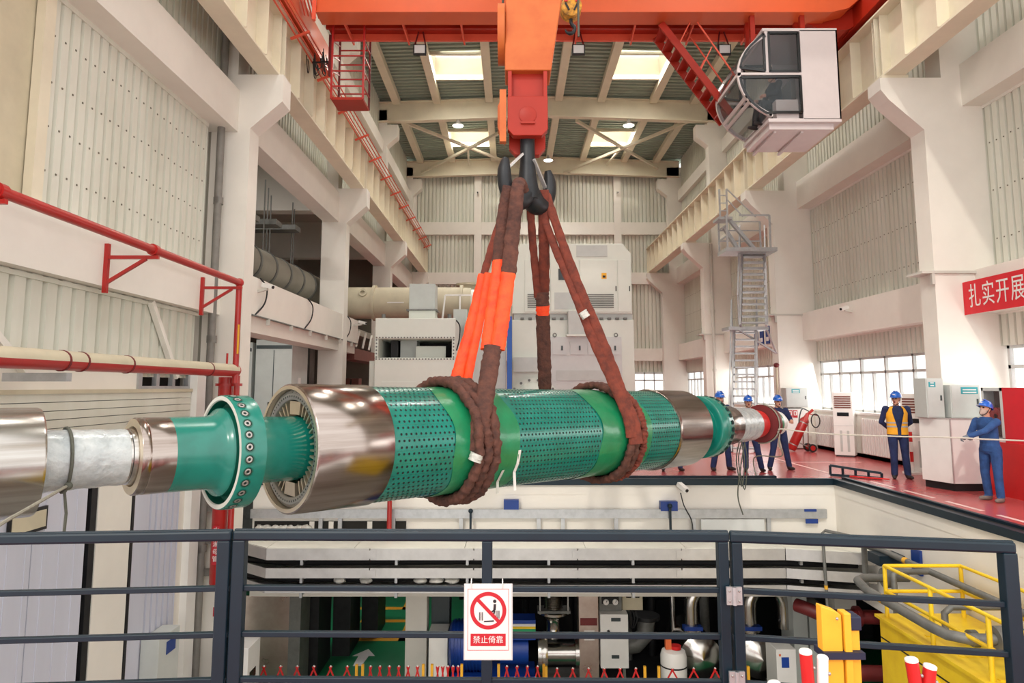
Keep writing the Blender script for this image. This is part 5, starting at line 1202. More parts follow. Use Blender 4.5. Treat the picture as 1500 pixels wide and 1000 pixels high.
M().lathe((-7.5, 14.3, 5.35), (0.08, 1, -0.02), [(0, 0.5), (10, 0.5)], 28, True).obj('pipe', 'aux_wall', pp_)
for y in range(16, 24): M().lathe((-7.5+0.08*(y-14.3), y, 5.35-0.02*(y-14.3)), (0.08, 1, -0.02), [(0, 0.5), (0, 0.53), (0.1, 0.53), (0.1, 0.5)], 28, False).obj('pipe_band', 'machine_grey', pp_)
M().box((-8.2, 14.4, 4.25), (-6.9, 14.8, 4.9)).obj('saddle', 'machine_grey', pp_)
hr = thing('hanger_rods', (-7, 18, 5), 'thin steel hanger rods and trays inside the left bay', 'hangers')
for i in range(8): M().cyl((-6.9-0.2*(i % 3), 16.2+0.8*i, 5.0), (-6.9-0.2*(i % 3), 16.2+0.8*i, 7.7), 0.02, n=5).obj('rod', 'machine_grey', hr)
for i in range(3): M().box((-9.5, 17+i*1.7, 6.2+0.25*i), (-6.6, 17.5+i*1.7, 6.35+0.25*i)).obj('tray', 'machine_grey', hr)
for i in range(3): M().bar((-5.58, 24.4+i*1.1, 3.35), (-5.58, 24.9+i*1.1, 3.95), 0.06).obj('bracket', 'plaster', hr)
# ================================================================= left wall: pipes, shutter, doors
rp = thing('sprinkler_pipe', (-5.2, 9, 3.9), 'red fire pipe running along the white left beam', 'pipe')
M().cyl((-5.2, 4.0, 3.91), (-5.2, 12.86, 3.91), 0.062, n=14).obj('pipe', 'pipe_red', rp)
M().sphere((-5.2, 12.88, 3.91), 0.085).obj('elbow', 'pipe_red', rp); M().cyl((-5.2, 12.88, 3.91), (-5.2, 12.88, 2.0), 0.055, n=14).obj('pipe', 'pipe_red', rp)
M().box((-5.16, 12.8, 2.55), (-5.14, 12.84, 3.1)).obj('flow_label', 'yellow_foam', rp)
for y in (6.75, 9.75): M().cyl((-5.2, y-0.05, 3.91), (-5.2, y+0.05, 3.91), 0.085, n=14).obj('clamp', 'pipe_red', rp)
for y in (6.75, 9.75, 12.82):
    M().box((-5.9, y-0.03, 3.28), (-5.84, y+0.03, 4.0)).obj('bracket_post', 'pipe_red', rp); M().bar((-5.88, y, 3.8), (-5.12, y, 3.8), 0.05).obj('bracket_arm', 'pipe_red', rp); M().bar((-5.87, y, 3.42), (-5.3, y, 3.78), 0.045).obj('bracket_brace', 'pipe_red', rp)
r2 = thing('fire_main', (-5.3, 9, 2.1), 'thick red fire main at mid height on the left wall', 'pipe')
M().cyl((-5.25, 4.0, 2.24), (-5.25, 13.0, 2.24), 0.115, n=18).obj('pipe', 'pipe_red', r2)
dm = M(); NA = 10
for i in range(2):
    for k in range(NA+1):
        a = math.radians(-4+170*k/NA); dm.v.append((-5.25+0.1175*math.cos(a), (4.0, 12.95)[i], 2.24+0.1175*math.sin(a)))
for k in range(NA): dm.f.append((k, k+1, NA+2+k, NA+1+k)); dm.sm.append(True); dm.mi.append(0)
dm.obj('pale_upper_half', 'beige_duct', r2)  # beige half-shell over the upper side of the red pipe
for y in (7.95, 8.3, 9.3, 11.8): M().lathe((-5.25, y, 2.24), (0, 1, 0), [(0, 0.115), (0, 0.125), (0.03, 0.125), (0.03, 0.115)], 18, False).obj('clamp', 'dark_red', r2)
M().cyl((-5.25, 12.6, 2.34), (-5.25, 12.6, 2.55), 0.02, n=6).obj('gauge_valve', 'pipe_red', r2)
M().box((-5.95, 8.0, 2.0), (-5.2, 8.1, 2.1)).obj('support', 'galvanised', r2)
v = thing('riser_pipe', (-5.46, 13.2, -2), 'thick red vertical riser with white lettering behind the railing', 'pipe')
M().lathe((-5.48, 13.15, -1.78), (0, 0, 1), [(0, 0.0001), (0.02, 0.08), (0.1, 0.135), (3.9, 0.135), (3.9, 0.0001)], 20, False).obj('pipe', 'pipe_red', v)
M().lathe((-5.48, 13.15, 1.95), (0, 0, 1), [(0, 0.14), (0, 0.19), (0.05, 0.19), (0.05, 0.14)], 20, False).obj('flange', 'pipe_red', v)
lb = M().box((-5.53, 13.0, -1.32), (-5.41, 13.012, -0.62)).obj('pipe_label', 'print_red', v)
for i, ch in enumerate('水喷淋母管'): text('lettering', ch, 0.11, (-5.47, 12.995, -0.7-i*0.13), (PI/2, 0, 0), 'print_white', lb)
v2 = thing('riser_pipe', (-5.25, 13.1, -0.8), 'thinner red vertical pipe beside the thick riser', 'pipe')
M().cyl((-5.25, 13.1, -0.85), (-5.25, 13.1, 2.15), 0.055, n=14).obj('pipe', 'pipe_red', v2); M().cyl((-5.25, 13.1, 1.95), (-5.25, 13.1, 2.0), 0.1, n=14).obj('flange', 'pipe_red', v2)
dp = thing('downpipe', (-5.94, 13.42, 0), 'grey downpipe beside the first left column', 'pipe')
M().cyl((-5.94, 13.46, -4.6), (-5.94, 13.46, 14.5), 0.075, n=12).obj('pipe', 'pipe_grey', dp)
for z in (-1.2, 2.8, 5.6): M().cyl((-5.94, 13.48, z), (-5.94, 13.48, z+0.14), 0.095, n=12).obj('collar', 'pipe_grey', dp)
cd = thing('cable_run', (-5.4, 14, 3.5), 'dark cables drooping over the white left beam', 'cable')
for (y, dz) in ((14.7, 0.45), (18.2, 0.5), (22.6, 0.45)): M().tube(smoothpath([Vector((-5.48, y, 4.28)), Vector((-5.42, y+0.25, 4.1)), Vector((-5.44, y+0.2, 3.75)), Vector((-5.5, y-0.2, 3.45))], 5), 0.018, 6).obj('cable', 'black_rubber', cd)
M().cyl((-5.47, 14.2, 3.44), (-5.47, 24.2, 3.44), 0.02, n=6).obj('conduit', 'machine_grey', cd)
for i in range(6): M().box((-5.5, 15.2+i*1.6, 3.3), (-5.42, 15.24+i*1.6, 3.44)).obj('clip', 'plaster_grey', cd)
# roller shutter, lintel windows, sliding door
sh = struct('door_1', (-6, 9, 0.3), 'white slatted roller shutter behind the near shaft end')
for i in range(11): M().box((-6.06, 5.9, 1.74-i*0.115), (-6.02, 12.9, 1.845-i*0.115)).obj('slat', 'sheet_white', sh)
M().box((-6.12, 5.9, 0.5), (-6.07, 12.9, 1.86)).obj('shutter_backing', 'cabinet_dark', sh)
M().box((-6.15, 5.9, 1.845), (-6.0, 12.95, 1.9)).obj('shutter_head', 'beige_duct', sh)
M().box((-6.2, 12.92, -4.6), (-5.92, 13.28, 2.2)).obj('door_post', 'white_paint', sh)
wq = struct('window_6', (-6.1, 12, 1.9), 'grey framed dark openings above the roller shutter')
for (p, q) in (((-6.14, 11.15, 1.9), (-6.06, 12.92, 1.95)), ((-6.14, 11.15, 2.16), (-6.06, 12.92, 2.2))): M().box(p, q).obj('window_frame', 'galvanised', wq)
for y in (11.15, 11.7, 12.25, 12.85): M().box((-6.14, y, 1.95), (-6.06, y+0.1, 2.16)).obj('window_post', 'galvanised', wq)
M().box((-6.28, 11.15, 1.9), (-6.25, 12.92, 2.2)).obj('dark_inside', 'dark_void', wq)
sd = struct('door_2', (-6, 9, -4.6), 'pale bluish sliding door at the lower left')
for (a, b) in ((5.9, 8.75), (8.78, 9.85)):
    M().box((-6.06, a, -4.6), (-5.98, b, 0.58)).obj('door_leaf', 'sheet_cool', sd)
    y = a+0.2
    while y < b: M().box((-5.985, y, -4.6), (-5.972, y+0.09, 0.58)).obj('leaf_rib', 'sheet_cool', sd); y += 0.32
M().box((-6.2, 9.85, -4.6), (-6.1, 10.12, 0.58)).obj('door_gap', 'navy_strap', sd); M().box((-6.1, 9.98, -4.6), (-6.0, 10.12, 0.58)).obj('door_track', 'machine_dark', sd)
M().box((-6.1, 10.15, -4.6), (-6.0, 11.04, 0.58)).obj('wall_leaf', 'plaster', sd); M().box((-6.1, 11.05, -4.6), (-5.99, 11.12, 0.58)).obj('seal', 'black_rubber', sd)
M().box((-6.1, 11.13, -4.6), (-6.0, 11.5, 0.58)).obj('jamb', 'sheet_cool', sd); corrugated(11.5, 12.65, -4.6, 0.58, -6.1, 'y', 1, 0.19).obj('wall_panel', 'sheet_cool', sd)
M().box((-6.3, 12.6, -4.6), (-6.05, 13.7, 1.9)).obj('wall_return', 'plaster', sd)
hp = thing('door_handle_plate', (-5.93, 8.6, 0.3), 'beige grip plate on the sliding door behind the shaft end', 'handle')
M().box((-5.972, 8.3, 0.14), (-5.94, 8.97, 0.43)).obj('frame', 'machine_dark', hp); M().box((-5.945, 8.34, 0.18), (-5.93, 8.93, 0.39)).obj('plate', 'beige_duct', hp)
lb_ = thing('wall_box', (-5.9, 11.8, -2.3), 'grey wall box with blue plate low on the left wall', 'cabinet')
M().box((-6.0, 11.55, -3.4), (-5.7, 12.25, -2.12)).obj('box_body', 'cabinet_grey', lb_, 0.01); M().box((-5.7, 11.8, -2.45), (-5.69, 12.1, -2.25)).obj('blue_plate', 'plate_blue', lb_)
rs = thing('red_notice', (-5.5, 13.69, -2.3), 'small red notice on the wall left of the railing post', 'notice'); M().box((-5.75, 13.685, -2.45), (-5.55, 13.695, -2.28)).obj('notice_sheet', 'print_red', rs)
M().box((-5.72, 13.682, -2.39), (-5.58, 13.686, -2.34)).obj('notice_lettering', 'print_white', rs)
lg = thing('wall_ledge', (-5.8, 13.3, -0.6), 'small grey steel brackets holding the downpipe', 'bracket')
for z in (-0.45, -1.05, -1.65): M().box((-6.05, 13.5, z), (-5.6, 13.69, z+0.10)).obj('bracket', 'pipe_grey', lg)
# ================================================================= the pit and the basement
BZ = -4.6
bw = struct('wall_basement', (0, 24, BZ), 'dark basement walls under the operating floor')
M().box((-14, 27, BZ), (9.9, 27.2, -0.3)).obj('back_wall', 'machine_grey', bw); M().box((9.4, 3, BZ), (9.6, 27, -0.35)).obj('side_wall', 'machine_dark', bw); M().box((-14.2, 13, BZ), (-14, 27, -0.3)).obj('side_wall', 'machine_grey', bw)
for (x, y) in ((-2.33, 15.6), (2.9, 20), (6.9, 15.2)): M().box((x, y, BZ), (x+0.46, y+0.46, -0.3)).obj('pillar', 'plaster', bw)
wp = struct('wall_dark_backdrop', (4, 18.7, BZ), 'dark backdrop added to keep the basement machine area in gloom'); M().box((-1.25, 18.6, BZ), (9.4, 18.75, -0.35)).obj('dark_backdrop', 'machine_dark', wp); M().box((-1.2, 15.05, BZ), (6.7, 18.6, BZ+0.005)).obj('dark_floor_sheet', 'machine_dark', fb)  # dark backdrop and floor sheet added, their colour stands in for the gloom here
# unseen fill lamps added to brighten the basement and the left bay
for (x, y, z, e, lab) in ((-3.6, 19.5, -0.9, 45, 'unseen batten lamp added to brighten the green basement floor'), (2.5, 16.6, -0.9, 8, 'unseen batten lamp added to brighten the basement pumps'), (-7.0, 17.5, 3.88, 42, 'unseen batten lamp added to brighten the lower left bay'), (-8.6, 17.5, 9.15, 80, 'unseen batten lamp added to brighten the upper left bay')):
    t = thing('fill_batten', (x, y, z), lab, 'lamp', 'added fill lamps'); M().box((x-0.6, y-0.06, z), (x+0.6, y+0.06, z+0.1)).obj('fill_lamp_housing', 'white_paint', t); M().cyl((x-0.58, y, z-0.02), (x+0.58, y, z-0.02), 0.02, n=8).obj('tube', 'lamp_glow', t)
    for dx in (-0.5, 0.5): M().cyl((x+dx, y, z+0.1), (x+dx, y, z+(0.6 if z < 0 else 0.12)), 0.01, n=6).obj('hanger', 'machine_grey', t)
    l = bpy.data.lights.new('batten', 'AREA'); l.shape = 'RECTANGLE'; l.size = 1.2; l.size_y = 0.1; l.energy = e; l.color = (1, 0.97, 0.92); lo = bpy.data.objects.new('fill_batten_light', l); COL.objects.link(lo); lo.parent = t; lo.location = (0, 0, -0.06)
# cable trays
PT = [(-5.5, 14.5), (-5.5, 14.05), (-4.66, 13.4), (5.2, 13.4), (6.7, 13.0), (6.7, 14.5)]
for k, (zb, zt, lab) in enumerate(((-1.33, -1.12, 'top aluminium cable tray with pale cover below the pit edge'), (-1.66, -1.48, 'middle aluminium cable tray of the three under the pit edge'), (-1.93, -1.79, 'lowest aluminium cable tray of the three under the pit edge'))):
    t = thing('cable_tray', (0, 14, zb), lab, 'cable tray', 'cable trays on the pit wall')
    for i in range(len(PT)-3):
        a, b = Vector((PT[i+1][0], PT[i+1][1], 0)), Vector((PT[i+2][0], PT[i+2][1], 0)); L = (b-a).length; n = max(1, int(L/1.7))
        for j in range(n):
            p, q = a.lerp(b, j/n), a.lerp(b, (j+1)/n-0.002); p.z = q.z = (zb+zt)/2
            M().bar(p, q, 0.03, zt-zb).obj('side_rail', 'aluminium', t)
            if j: 
                c = p+Vector((0, -0.02, 0)); M().box((c.x-0.11, c.y-0.012, zb+0.03), (c.x+0.11, c.y, zt-0.03)).obj('joint_plate', 'aluminium', t)
    if k == 0:
        xs = [-5.5, -4.66, -3.0, -0.9, 1.4, 3.3, 5.2, 6.7]
        def fy(x):
            if x < -4.66: return 14.05+(13.4-14.05)*(x+5.5)/0.84
            if x > 5.2: return 13.4-0.4*(x-5.2)/1.5
            return 13.4
        for i in range(len(xs)-1): M().prism([(xs[i]+0.005, 14.5), (xs[i]+0.005, fy(xs[i])), (xs[i+1]-0.005, fy(xs[i+1])), (xs[i+1]-0.005, 14.5)], 'z', zt, zt+0.015).obj('tray_cover', 'tray_cover', t)
    else:
        M().prism(PT, 'z', zb, zb+0.02).obj('tray_floor', 'aluminium', t)
        for c in range(5):
            y = 13.7+0.14*c; z = zt+0.02+0.02*(c % 2); M().tube([Vector((-5.4, y+0.3, z)), Vector((-4.4, y, z)), Vector((-1, y, z+0.02)), Vector((2, y, z)), Vector((5, y-0.05, z+0.01)), Vector((6.6, y-0.2, z))], 0.05, 6).obj('cable', 'black_rubber', t)
    for x in (-4.0, -2.2, -0.85, 0.7, 2.3, 4.0, 5.5):
        M().prism([(13.42, zb), (14.5, zb), (14.5, zb-0.16), (14.3, zb-0.16), (13.45, zb-0.05)], 'x', x-0.025, x+0.025).obj('tray_bracket', 'galvanised', t)
        M().box((x-0.025, 13.42, zb-0.10), (x+0.025, 13.5, zb)).obj('bracket_hook', 'galvanised', t)
# steel frame on the pit wall
wf = thing('wall_frame', (0, 14.5, -1.1), 'grey galvanised channel frame bolted to the pit wall', 'frame')
M().box((-5.4, 14.46, -0.76), (6.5, 14.54, -0.58)).obj('channel', 'galvanised', wf)
for x in (-3.95, -3.55, -2.45, -1.05, 0.55, 1.05, 2.15, 3.75, 5.3): M().box((x-0.04, 14.47, -1.15), (x+0.04, 14.53, -0.765)).obj('upright', 'galvanised', wf)
M().box((3.9, 14.47, -1.1), (5.2, 14.5, -0.78)).obj('panel', 'grey_paint', wf)
dk = thing('wall_niche', (-3.8, 14.58, -1.1), 'dark slot in the pit wall with white posts', 'niche')
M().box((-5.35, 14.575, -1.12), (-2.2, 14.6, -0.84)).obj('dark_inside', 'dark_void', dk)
for x in (-4.15, -3.75, -2.95): M().box((x-0.05, 14.55, -1.12), (x+0.05, 14.6, -0.84)).obj('niche_post', 'plaster', dk)
rnd = random.Random(9)
for i in range(7):
    c = Vector((-5.2+0.16*i, 14.47+0.02*rnd.random(), -1.0)); m = M().sphere(c, (0.13, 0.09, 0.1), 10, 7)
    m.v = [tuple(Vector(p)+Vector((rnd.uniform(-.02, .02), rnd.uniform(-.015, .015), rnd.uniform(-.02, .02)))) for p in m.v]
    tag(m.obj('plastic_bag', 'plastic_bag'), ('first', 'second', 'third', 'fourth', 'fifth', 'sixth', 'seventh')[i]+' crumpled plastic bag from the left on the left tray end', 'bag', 'plastic bags on the trays')
for i, (x, w) in enumerate(((-3.3, 0.2), (-2.8, 0.2), (-1.75, 0.22), (-1.45, 0.25), (-1.15, 0.25))):
    m = M().sphere((x, 13.55, -1.745), (w*0.6, 0.08, 0.06), 10, 7); m.v = [tuple(Vector(p)+Vector((rnd.uniform(-.015, .015), rnd.uniform(-.015, .015), rnd.uniform(-.012, .012)))) for p in m.v]
    tag(m.obj('plastic_bag', 'plastic_bag'), ('first', 'second', 'third', 'fourth', 'fifth')[i]+' small plastic bag from the left on the lowest cable tray', 'bag', 'plastic bags on the lowest tray')
for (x0, z0, x1, z1, lab) in ((-0.17, -0.58, 0.14, -0.39, 'blue plate on the pit wall under the rotor slings'), (3.07, -0.61, 3.42, -0.42, 'blue plate on the pit wall below the security camera'), (6.03, -0.62, 6.28, -0.57, 'thin blue plate on the wall frame near the pit corner'), (6.05, -0.86, 6.3, -0.77, 'blue plate under the wall frame near the pit corner')):
    o = M().box((x0, 14.44, z0), (x1, 14.465 if x0 > 6 else 14.6, z1)).obj('blue_plate', 'plate_blue'); tag(o, lab, 'plate', 'blue plates on the pit wall')
for (x, z, lab) in ((-0.85, -0.6, 'thin navy pole on the pit wall left of the middle railing post'), (3.25, -0.5, 'navy pole with hook on the pit wall below the camera')):
    t = thing('navy_pole', (x, 14.35, -1.15), lab, 'pole'); M().bar((x, 14.4, -1.15), (x, 14.4, z), 0.045).obj('pole', 'rail_navy', t); M().sphere((x, 14.4, z), 0.05).obj('pole_tip', 'rail_navy', t)
tag(M().cyl((-2.5, 14.3, -1.15), (-2.5, 14.3, -0.2), 0.05, n=12).obj('red_pipe_stub', 'pipe_red'), 'short red vertical pipe under the rotor before the pit wall', 'pipe')
o = M().tube(smoothpath([Vector((3.5, 14.5, -0.25)), Vector((3.55, 14.45, -0.5)), Vector((3.7, 14.45, -0.8)), Vector((3.72, 14.45, -1.1))], 4), 0.012, 6).obj('camera_cable', 'black_rubber'); tag(o, 'black cable hanging from the pit wall camera', 'cable')
t = thing('red_header', (-3.5, 15.3, -2.6), 'long red horizontal pipe under the trays at the left', 'pipe'); M().cyl((-5.6, 15.3, -2.46), (-2.9, 15.3, -2.42), 0.1, n=14).obj('pipe', 'pipe_red', t)
# basement machinery
t = thing('steel_partition', (-5.3, 15.6, BZ), 'brushed steel partition panel in the basement', 'panel'); M().box((-5.9, 15.5, BZ), (-4.85, 15.56, -2.6)).obj('panel', 'stainless_duct', t); M().box((-4.85, 15.5, BZ), (-4.6, 16.2, -2.55)).obj('panel_return', 'machine_grey', t)
t = thing('dark_cabinet', (-4.1, 16.5, BZ), 'tall dark cabinet row in the basement left of the green floor', 'cabinet')
for i in range(3): M().box((-4.85+0.45*i, 16.3+1.2*i, BZ), (-4.42+0.45*i, 17.4+1.2*i, -2.2)).obj('cabinet_unit', 'machine_dark', t)
t = thing('display_case', (-5.75, 13.2, -3.6), 'white panel box behind the left railing post', 'cabinet'); M().box((-5.35, 12.9, BZ), (-4.75, 13.5, -2.75)).obj('housing', 'white_paint', t, 0.01); M().box((-4.76, 13.0, -3.35), (-4.745, 13.3, -3.2)).obj('label', 'black_gloss', t)
t = thing('grey_door_cabinet', (-1.6, 16, BZ), 'grey cabinet beside the white basement pillar', 'cabinet'); M().box((-1.8, 15.9, BZ), (-1.4, 16.5, -2.4)).obj('cabinet_body', 'cabinet_dark', t); M().box((-1.78, 15.3, BZ), (-1.38, 15.8, -3.28)).obj('white_unit', 'white_paint', t)
mo = thing('pump_motor', (-0.7, 15.4, BZ), 'large blue pump motor in the basement behind the warning sign', 'motor')
M().lathe((-1.35, 15.6, -3.65), (1, 0, 0), [(0, 0.0001), (0.0, 0.42), (0.06, 0.5), (0.75, 0.5), (0.78, 0.46), (0.8, 0.2), (1.1, 0.2), (1.1, 0.0001)], 28, False).obj('motor_body', 'blue_machine', mo)
for i in range(9): M().lathe((-1.25+0.07*i, 15.6, -3.65), (1, 0, 0), [(0, 0.5), (0, 0.53), (0.02, 0.53), (0.02, 0.5)], 28, False).obj('cooling_fin', 'blue_machine', mo)
M().box((-0.95, 15.2, -3.1), (-0.4, 15.7, -2.75)).obj('terminal_box', 'blue_machine', mo); M().box((-1.3, 15.2, BZ), (0.5, 16, -4.15)).obj('base_frame', 'blue_machine', mo)
M().lathe((-0.25, 15.5, -3.7), (1, 0, 0), [(0, 0.0001), (0, 0.3), (0.6, 0.3), (0.6, 0.0001)], 20, False).obj('coupling_guard', 'blue_machine', mo)
for i, c in enumerate(('print_white', 'yellow_paint', 'print_green', 'print_teal')): M().box((-0.2, 15.14, -3.12-0.05*i), (0.5, 15.16, -3.07-0.05*i)).obj('stripe_label', c, mo)
M().box((-0.15, 15.16, -3.4), (0.5, 15.6, -3.0)).obj('label_box', 'blue_machine', mo)
pu = thing('process_pump', (0.9, 15.4, BZ), 'steel pump with bellows pipe in the basement', 'pump')
M().lathe((0.55, 15.4, -3.75), (1, 0, 0), [(0, 0.2), (0, 0.42), (0.12, 0.45), (0.2, 0.42), (0.2, 0.22), (0.8, 0.22), (0.8, 0.3), (0.88, 0.3), (0.88, 0.2)], 28, False).obj('pump_casing', 'stainless', pu)
M().lathe((0.9, 15.4, -3.4), (0, 0, 1), [(0, 0.2), (0.1, 0.14), (0.3, 0.14), (0.45, 0.23), (0.47, 0.3), (0.52, 0.3)], 24, False).obj('reducer', 'stainless', pu)
for i in range(8): M().lathe((0.9, 15.4, -2.87+0.045*i), (0, 0, 1), [(0, 0.16), (0.02, 0.21), (0.04, 0.16)], 24, False).obj('bellows_ring', 'stainless', pu)
for z in (-2.88, -2.5): M().box((0.55, 15.2, z), (1.25, 15.6, z+0.05)).obj('tie_plate', 'machine_grey', pu)
for x in (0.6, 1.2): M().cyl((x, 15.25, -2.9), (x, 15.25, -2.4), 0.02, n=6).obj('tie_rod', 'steel_matt', pu)
M().lathe((0.9, 15.4, -2.45), (0, 0, 1), [(0, 0.3), (0.06, 0.3), (0.06, 0.17), (1.2, 0.17)], 24, False).obj('pipe', 'stainless', pu)
M().box((0.5, 15.1, BZ), (1.5, 15.8, -4.2)).obj('pump_base', 'machine_grey', pu)
t = thing('steel_duct', (1.62, 15.3, BZ), 'tall pinkish brushed steel duct beside the white switch cabinet', 'duct'); M().box((1.42, 15.15, BZ), (1.84, 15.5, -2.2)).obj('duct_body', 'stainless_duct', t, 0.01); M().box((1.45, 15.145, -3.1), (1.81, 15.15, -2.95)).obj('red_band', 'dark_red', t); M().box((1.53, 15.14, -3.4), (1.75, 15.15, -3.2)).obj('paper_label', 'print_white', t)
t = thing('switch_cabinet', (2.15, 15.2, -3.95), 'white switch cabinet with black rotary handle in the basement', 'cabinet')
M().box((1.87, 15.1, -3.95), (2.46, 15.4, -2.86)).obj('housing', 'white_paint', t, 0.01); M().bar((2.03, 15.07, -3.18), (2.10, 15.07, -3.3), 0.06, 0.05).obj('rotary_handle', 'black_rubber', t); M().box((2.1, 15.09, -3.75), (2.26, 15.1, -3.68)).obj('plate', 'cabinet_dark', t); M().box((2.1, 15.09, -3.0), (2.3, 15.1, -2.93)).obj('plate', 'cabinet_dark', t)
for x in (1.95, 2.38): M().box((x-0.03, 15.2, BZ), (x+0.03, 15.3, -3.95)).obj('stand_leg', 'machine_grey', t)
t = thing('gauge_panel', (2.1, 15.3, -2.8), 'dark gauge panel with two round dials in the basement', 'panel'); M().box((1.88, 15.3, -2.85), (2.36, 15.4, -2.1)).obj('panel', 'machine_grey', t); M().box((1.93, 15.28, -2.7), (2.3, 15.3, -2.2)).obj('panel_window', 'black_gloss', t)
for x in (2.02, 2.22): d_ = M().lathe((x, 15.28, -2.66), (0, -1, 0), [(0, 0.06), (0.03, 0.06), (0.03, 0.0001)], 18, False).obj('dial', 'print_white', t); M().bar((x, 15.24, -2.66), (x+0.02, 15.24, -2.62), 0.01).obj('needle', 'print_black', d_)
t = thing('meter_panel', (2.6, 15.5, -2.8), 'beige panel with four square meters in the basement', 'panel'); M().box((2.40, 15.45, -2.88), (2.84, 15.55, -2.1)).obj('panel', 'beige_duct', t)
for x in (2.48, 2.66):
    for z in (-2.62, -2.4): M().box((x, 15.43, z), (x+0.11, 15.45, z+0.12)).obj('meter', 'black_gloss', t)
for i in range(4): M().tube(smoothpath([Vector((2.5+0.06*i, 15.44, -2.88)), Vector((2.53+0.06*i, 15.4, -3.05)), Vector((2.55+0.03*i, 15.44, -3.25))], 4), 0.015, 5).obj('wire', 'black_rubber', t)
tk = thing('chemical_tank', (3.38, 14.9, BZ), 'white plastic tank with red lid and black strap in the basement', 'tank')
M().lathe((3.38, 15.0, BZ), (0, 0, 1), [(0, 0.24), (0.03, 0.27), (0.95, 0.27), (1.05, 0.24), (1.1, 0.12), (1.1, 0.0001)], 26, False).obj('tank_body', 'white_paint', tk)
M().lathe((3.42, 14.95, -3.5), (0, 0, 1), [(0, 0.11), (0.07, 0.11), (0.07, 0.0001)], 18, False).obj('tank_lid', 'barrier_red', tk); M().lathe((3.38, 15.0, BZ+0.75), (0, 0, 1), [(0, 0.275), (0.03, 0.275)], 26, False).obj('strap', 'black_rubber', tk); M().box((3.2, 14.9, -3.5), (3.32, 15.0, -3.3)).obj('dosing_pump', 'orange_motor', tk)
def ubend(x, lab):
    t = thing('heat_exchanger', (x, 15.6, BZ), lab, 'heat exchanger', 'steel heat exchangers in the basement')
    pts = [Vector((x-0.1, 15.6, -3.3)), Vector((x-0.1, 15.6, -2.85))]+[Vector((x+0.28-0.38*math.cos(a), 15.6, -2.85+0.42*math.sin(a))) for a in [i*PI/10 for i in range(1, 10)]]+[Vector((x+0.66, 15.6, -2.85)), Vector((x+0.66, 15.6, -3.3))]
    M().tube(pts, 0.15, 16).obj('bend_pipe', 'stainless', t)
    M().lathe((x+0.05, 15.9, -3.85), (0, -1, 0), [(-1.0, 0.42), (0.4, 0.42), (0.4, 0.45), (0.46, 0.45), (0.5, 0.38), (0.6, 0.26), (0.66, 0.0001)], 28, False).obj('dished_end', 'stainless', t)
    M().lathe((x-0.1, 15.6, -3.45), (0, 0, 1), [(0, 0.14), (0.1, 0.14), (0.1, 0.22), (0.15, 0.22), (0.15, 0.14)], 20, False).obj('nozzle', 'stainless', t)
    for dx in (-0.3, 0.4): M().box((x+dx-0.05, 15.6, BZ), (x+dx+0.05, 16.5, -4.15)).obj('saddle', 'machine_grey', t)
    M().box((x-0.3, 15.4, -3.3), (x+0.1, 15.6, -3.22)).obj('valve_actuator', 'blue_machine', t)
ubend(4.02, 'near stainless heat exchanger with bent pipe left of the gate post'); ubend(5.30, 'stainless heat exchanger right of the gate post')
M_ = M(); t = thing('vertical_pipe', (3.72, 15.8, BZ), 'slim stainless vertical pipe left of the heat exchangers', 'pipe'); M().tube([Vector((3.72, 16.5, BZ)), Vector((3.72, 16.5, -2.6)), Vector((3.80, 16.5, -2.45)), Vector((3.97, 16.5, -2.4)), Vector((4.6, 16.5, -2.4))], 0.07, 10).obj('pipe', 'stainless', t)
t = thing('pipe_rack', (3.1, 17, BZ), 'dark pipes and valves in the depth of the basement', 'pipes')
for i in range(12): x = -0.9+0.62*i; M().cyl((x, 17.3+0.3*(i % 3), BZ), (x, 17.3+0.3*(i % 3), -0.4), 0.09+0.03*(i % 2), n=10).obj('pipe', 'machine_grey' if i % 3 == 0 else 'machine_dark', t)
for z in (-1.2, -2.3, -3.2): M().cyl((-1.3, 17.6, z), (6.4, 17.6, z), 0.1, n=10).obj('pipe', 'machine_dark', t)
t = thing('bend_flange', (2.95, 15.7, -4.1), 'dark cast pipe bend behind the switch cabinet', 'pipe'); M().tube([Vector((2.4, 15.9, -3.8)), Vector((2.75, 15.9, -3.75)), Vector((2.95, 15.9, -3.55)), Vector((3.0, 15.9, -3.2))], 0.19, 14).obj('bend', 'machine_grey', t); M().cyl((3.0, 15.9, -3.2), (3.0, 15.9, -3.12), 0.3, n=18).obj('flange', 'machine_dark', t)
t = thing('control_desk', (6.0, 14.9, BZ), 'grey control cabinet with blue display at the right of the basement', 'cabinet'); M().box((5.35, 14.5, BZ), (5.75, 15.1, -3.35)).obj('housing', 'white_paint', t, 0.01); M().box((5.45, 14.49, -3.7), (5.6, 14.5, -3.5)).obj('display', 'print_blue', t); M().box((5.4, 14.49, -3.48), (5.44, 14.5, -3.44)).obj('lamp_button', 'orange_motor', t)
t = thing('grey_cabinet_pair', (6.1, 15.4, BZ), 'grey cabinet pair at the right of the basement under the red pipe', 'cabinet'); M().box((6.0, 15.2, BZ), (6.3, 15.9, -2.4)).obj('cabinet_unit', 'cabinet_grey', t); M().box((6.34, 15.2, BZ), (6.66, 15.9, -2.7)).obj('cabinet_unit', 'cabinet_grey', t)
for (z, y, lab) in ((-2.45, 13.7, 'upper red cooling pipe at the right of the basement'), (-3.05, 12.6, 'lower red cooling pipe behind the yellow board')):
    t = thing('cooling_pipe', (6, y, z), lab, 'pipe', 'red cooling pipes'); M().tube([Vector((5.6, y+0.3, z+0.12)), Vector((5.75, y+0.1, z+0.1)), Vector((6.0, y, z)), Vector((7.2, y, z-0.02))], 0.13, 12).obj('pipe', 'dark_red', t); M().cyl((6.6, y, z), (6.68, y, z), 0.19, n=16).obj('flange', 'dark_red', t)
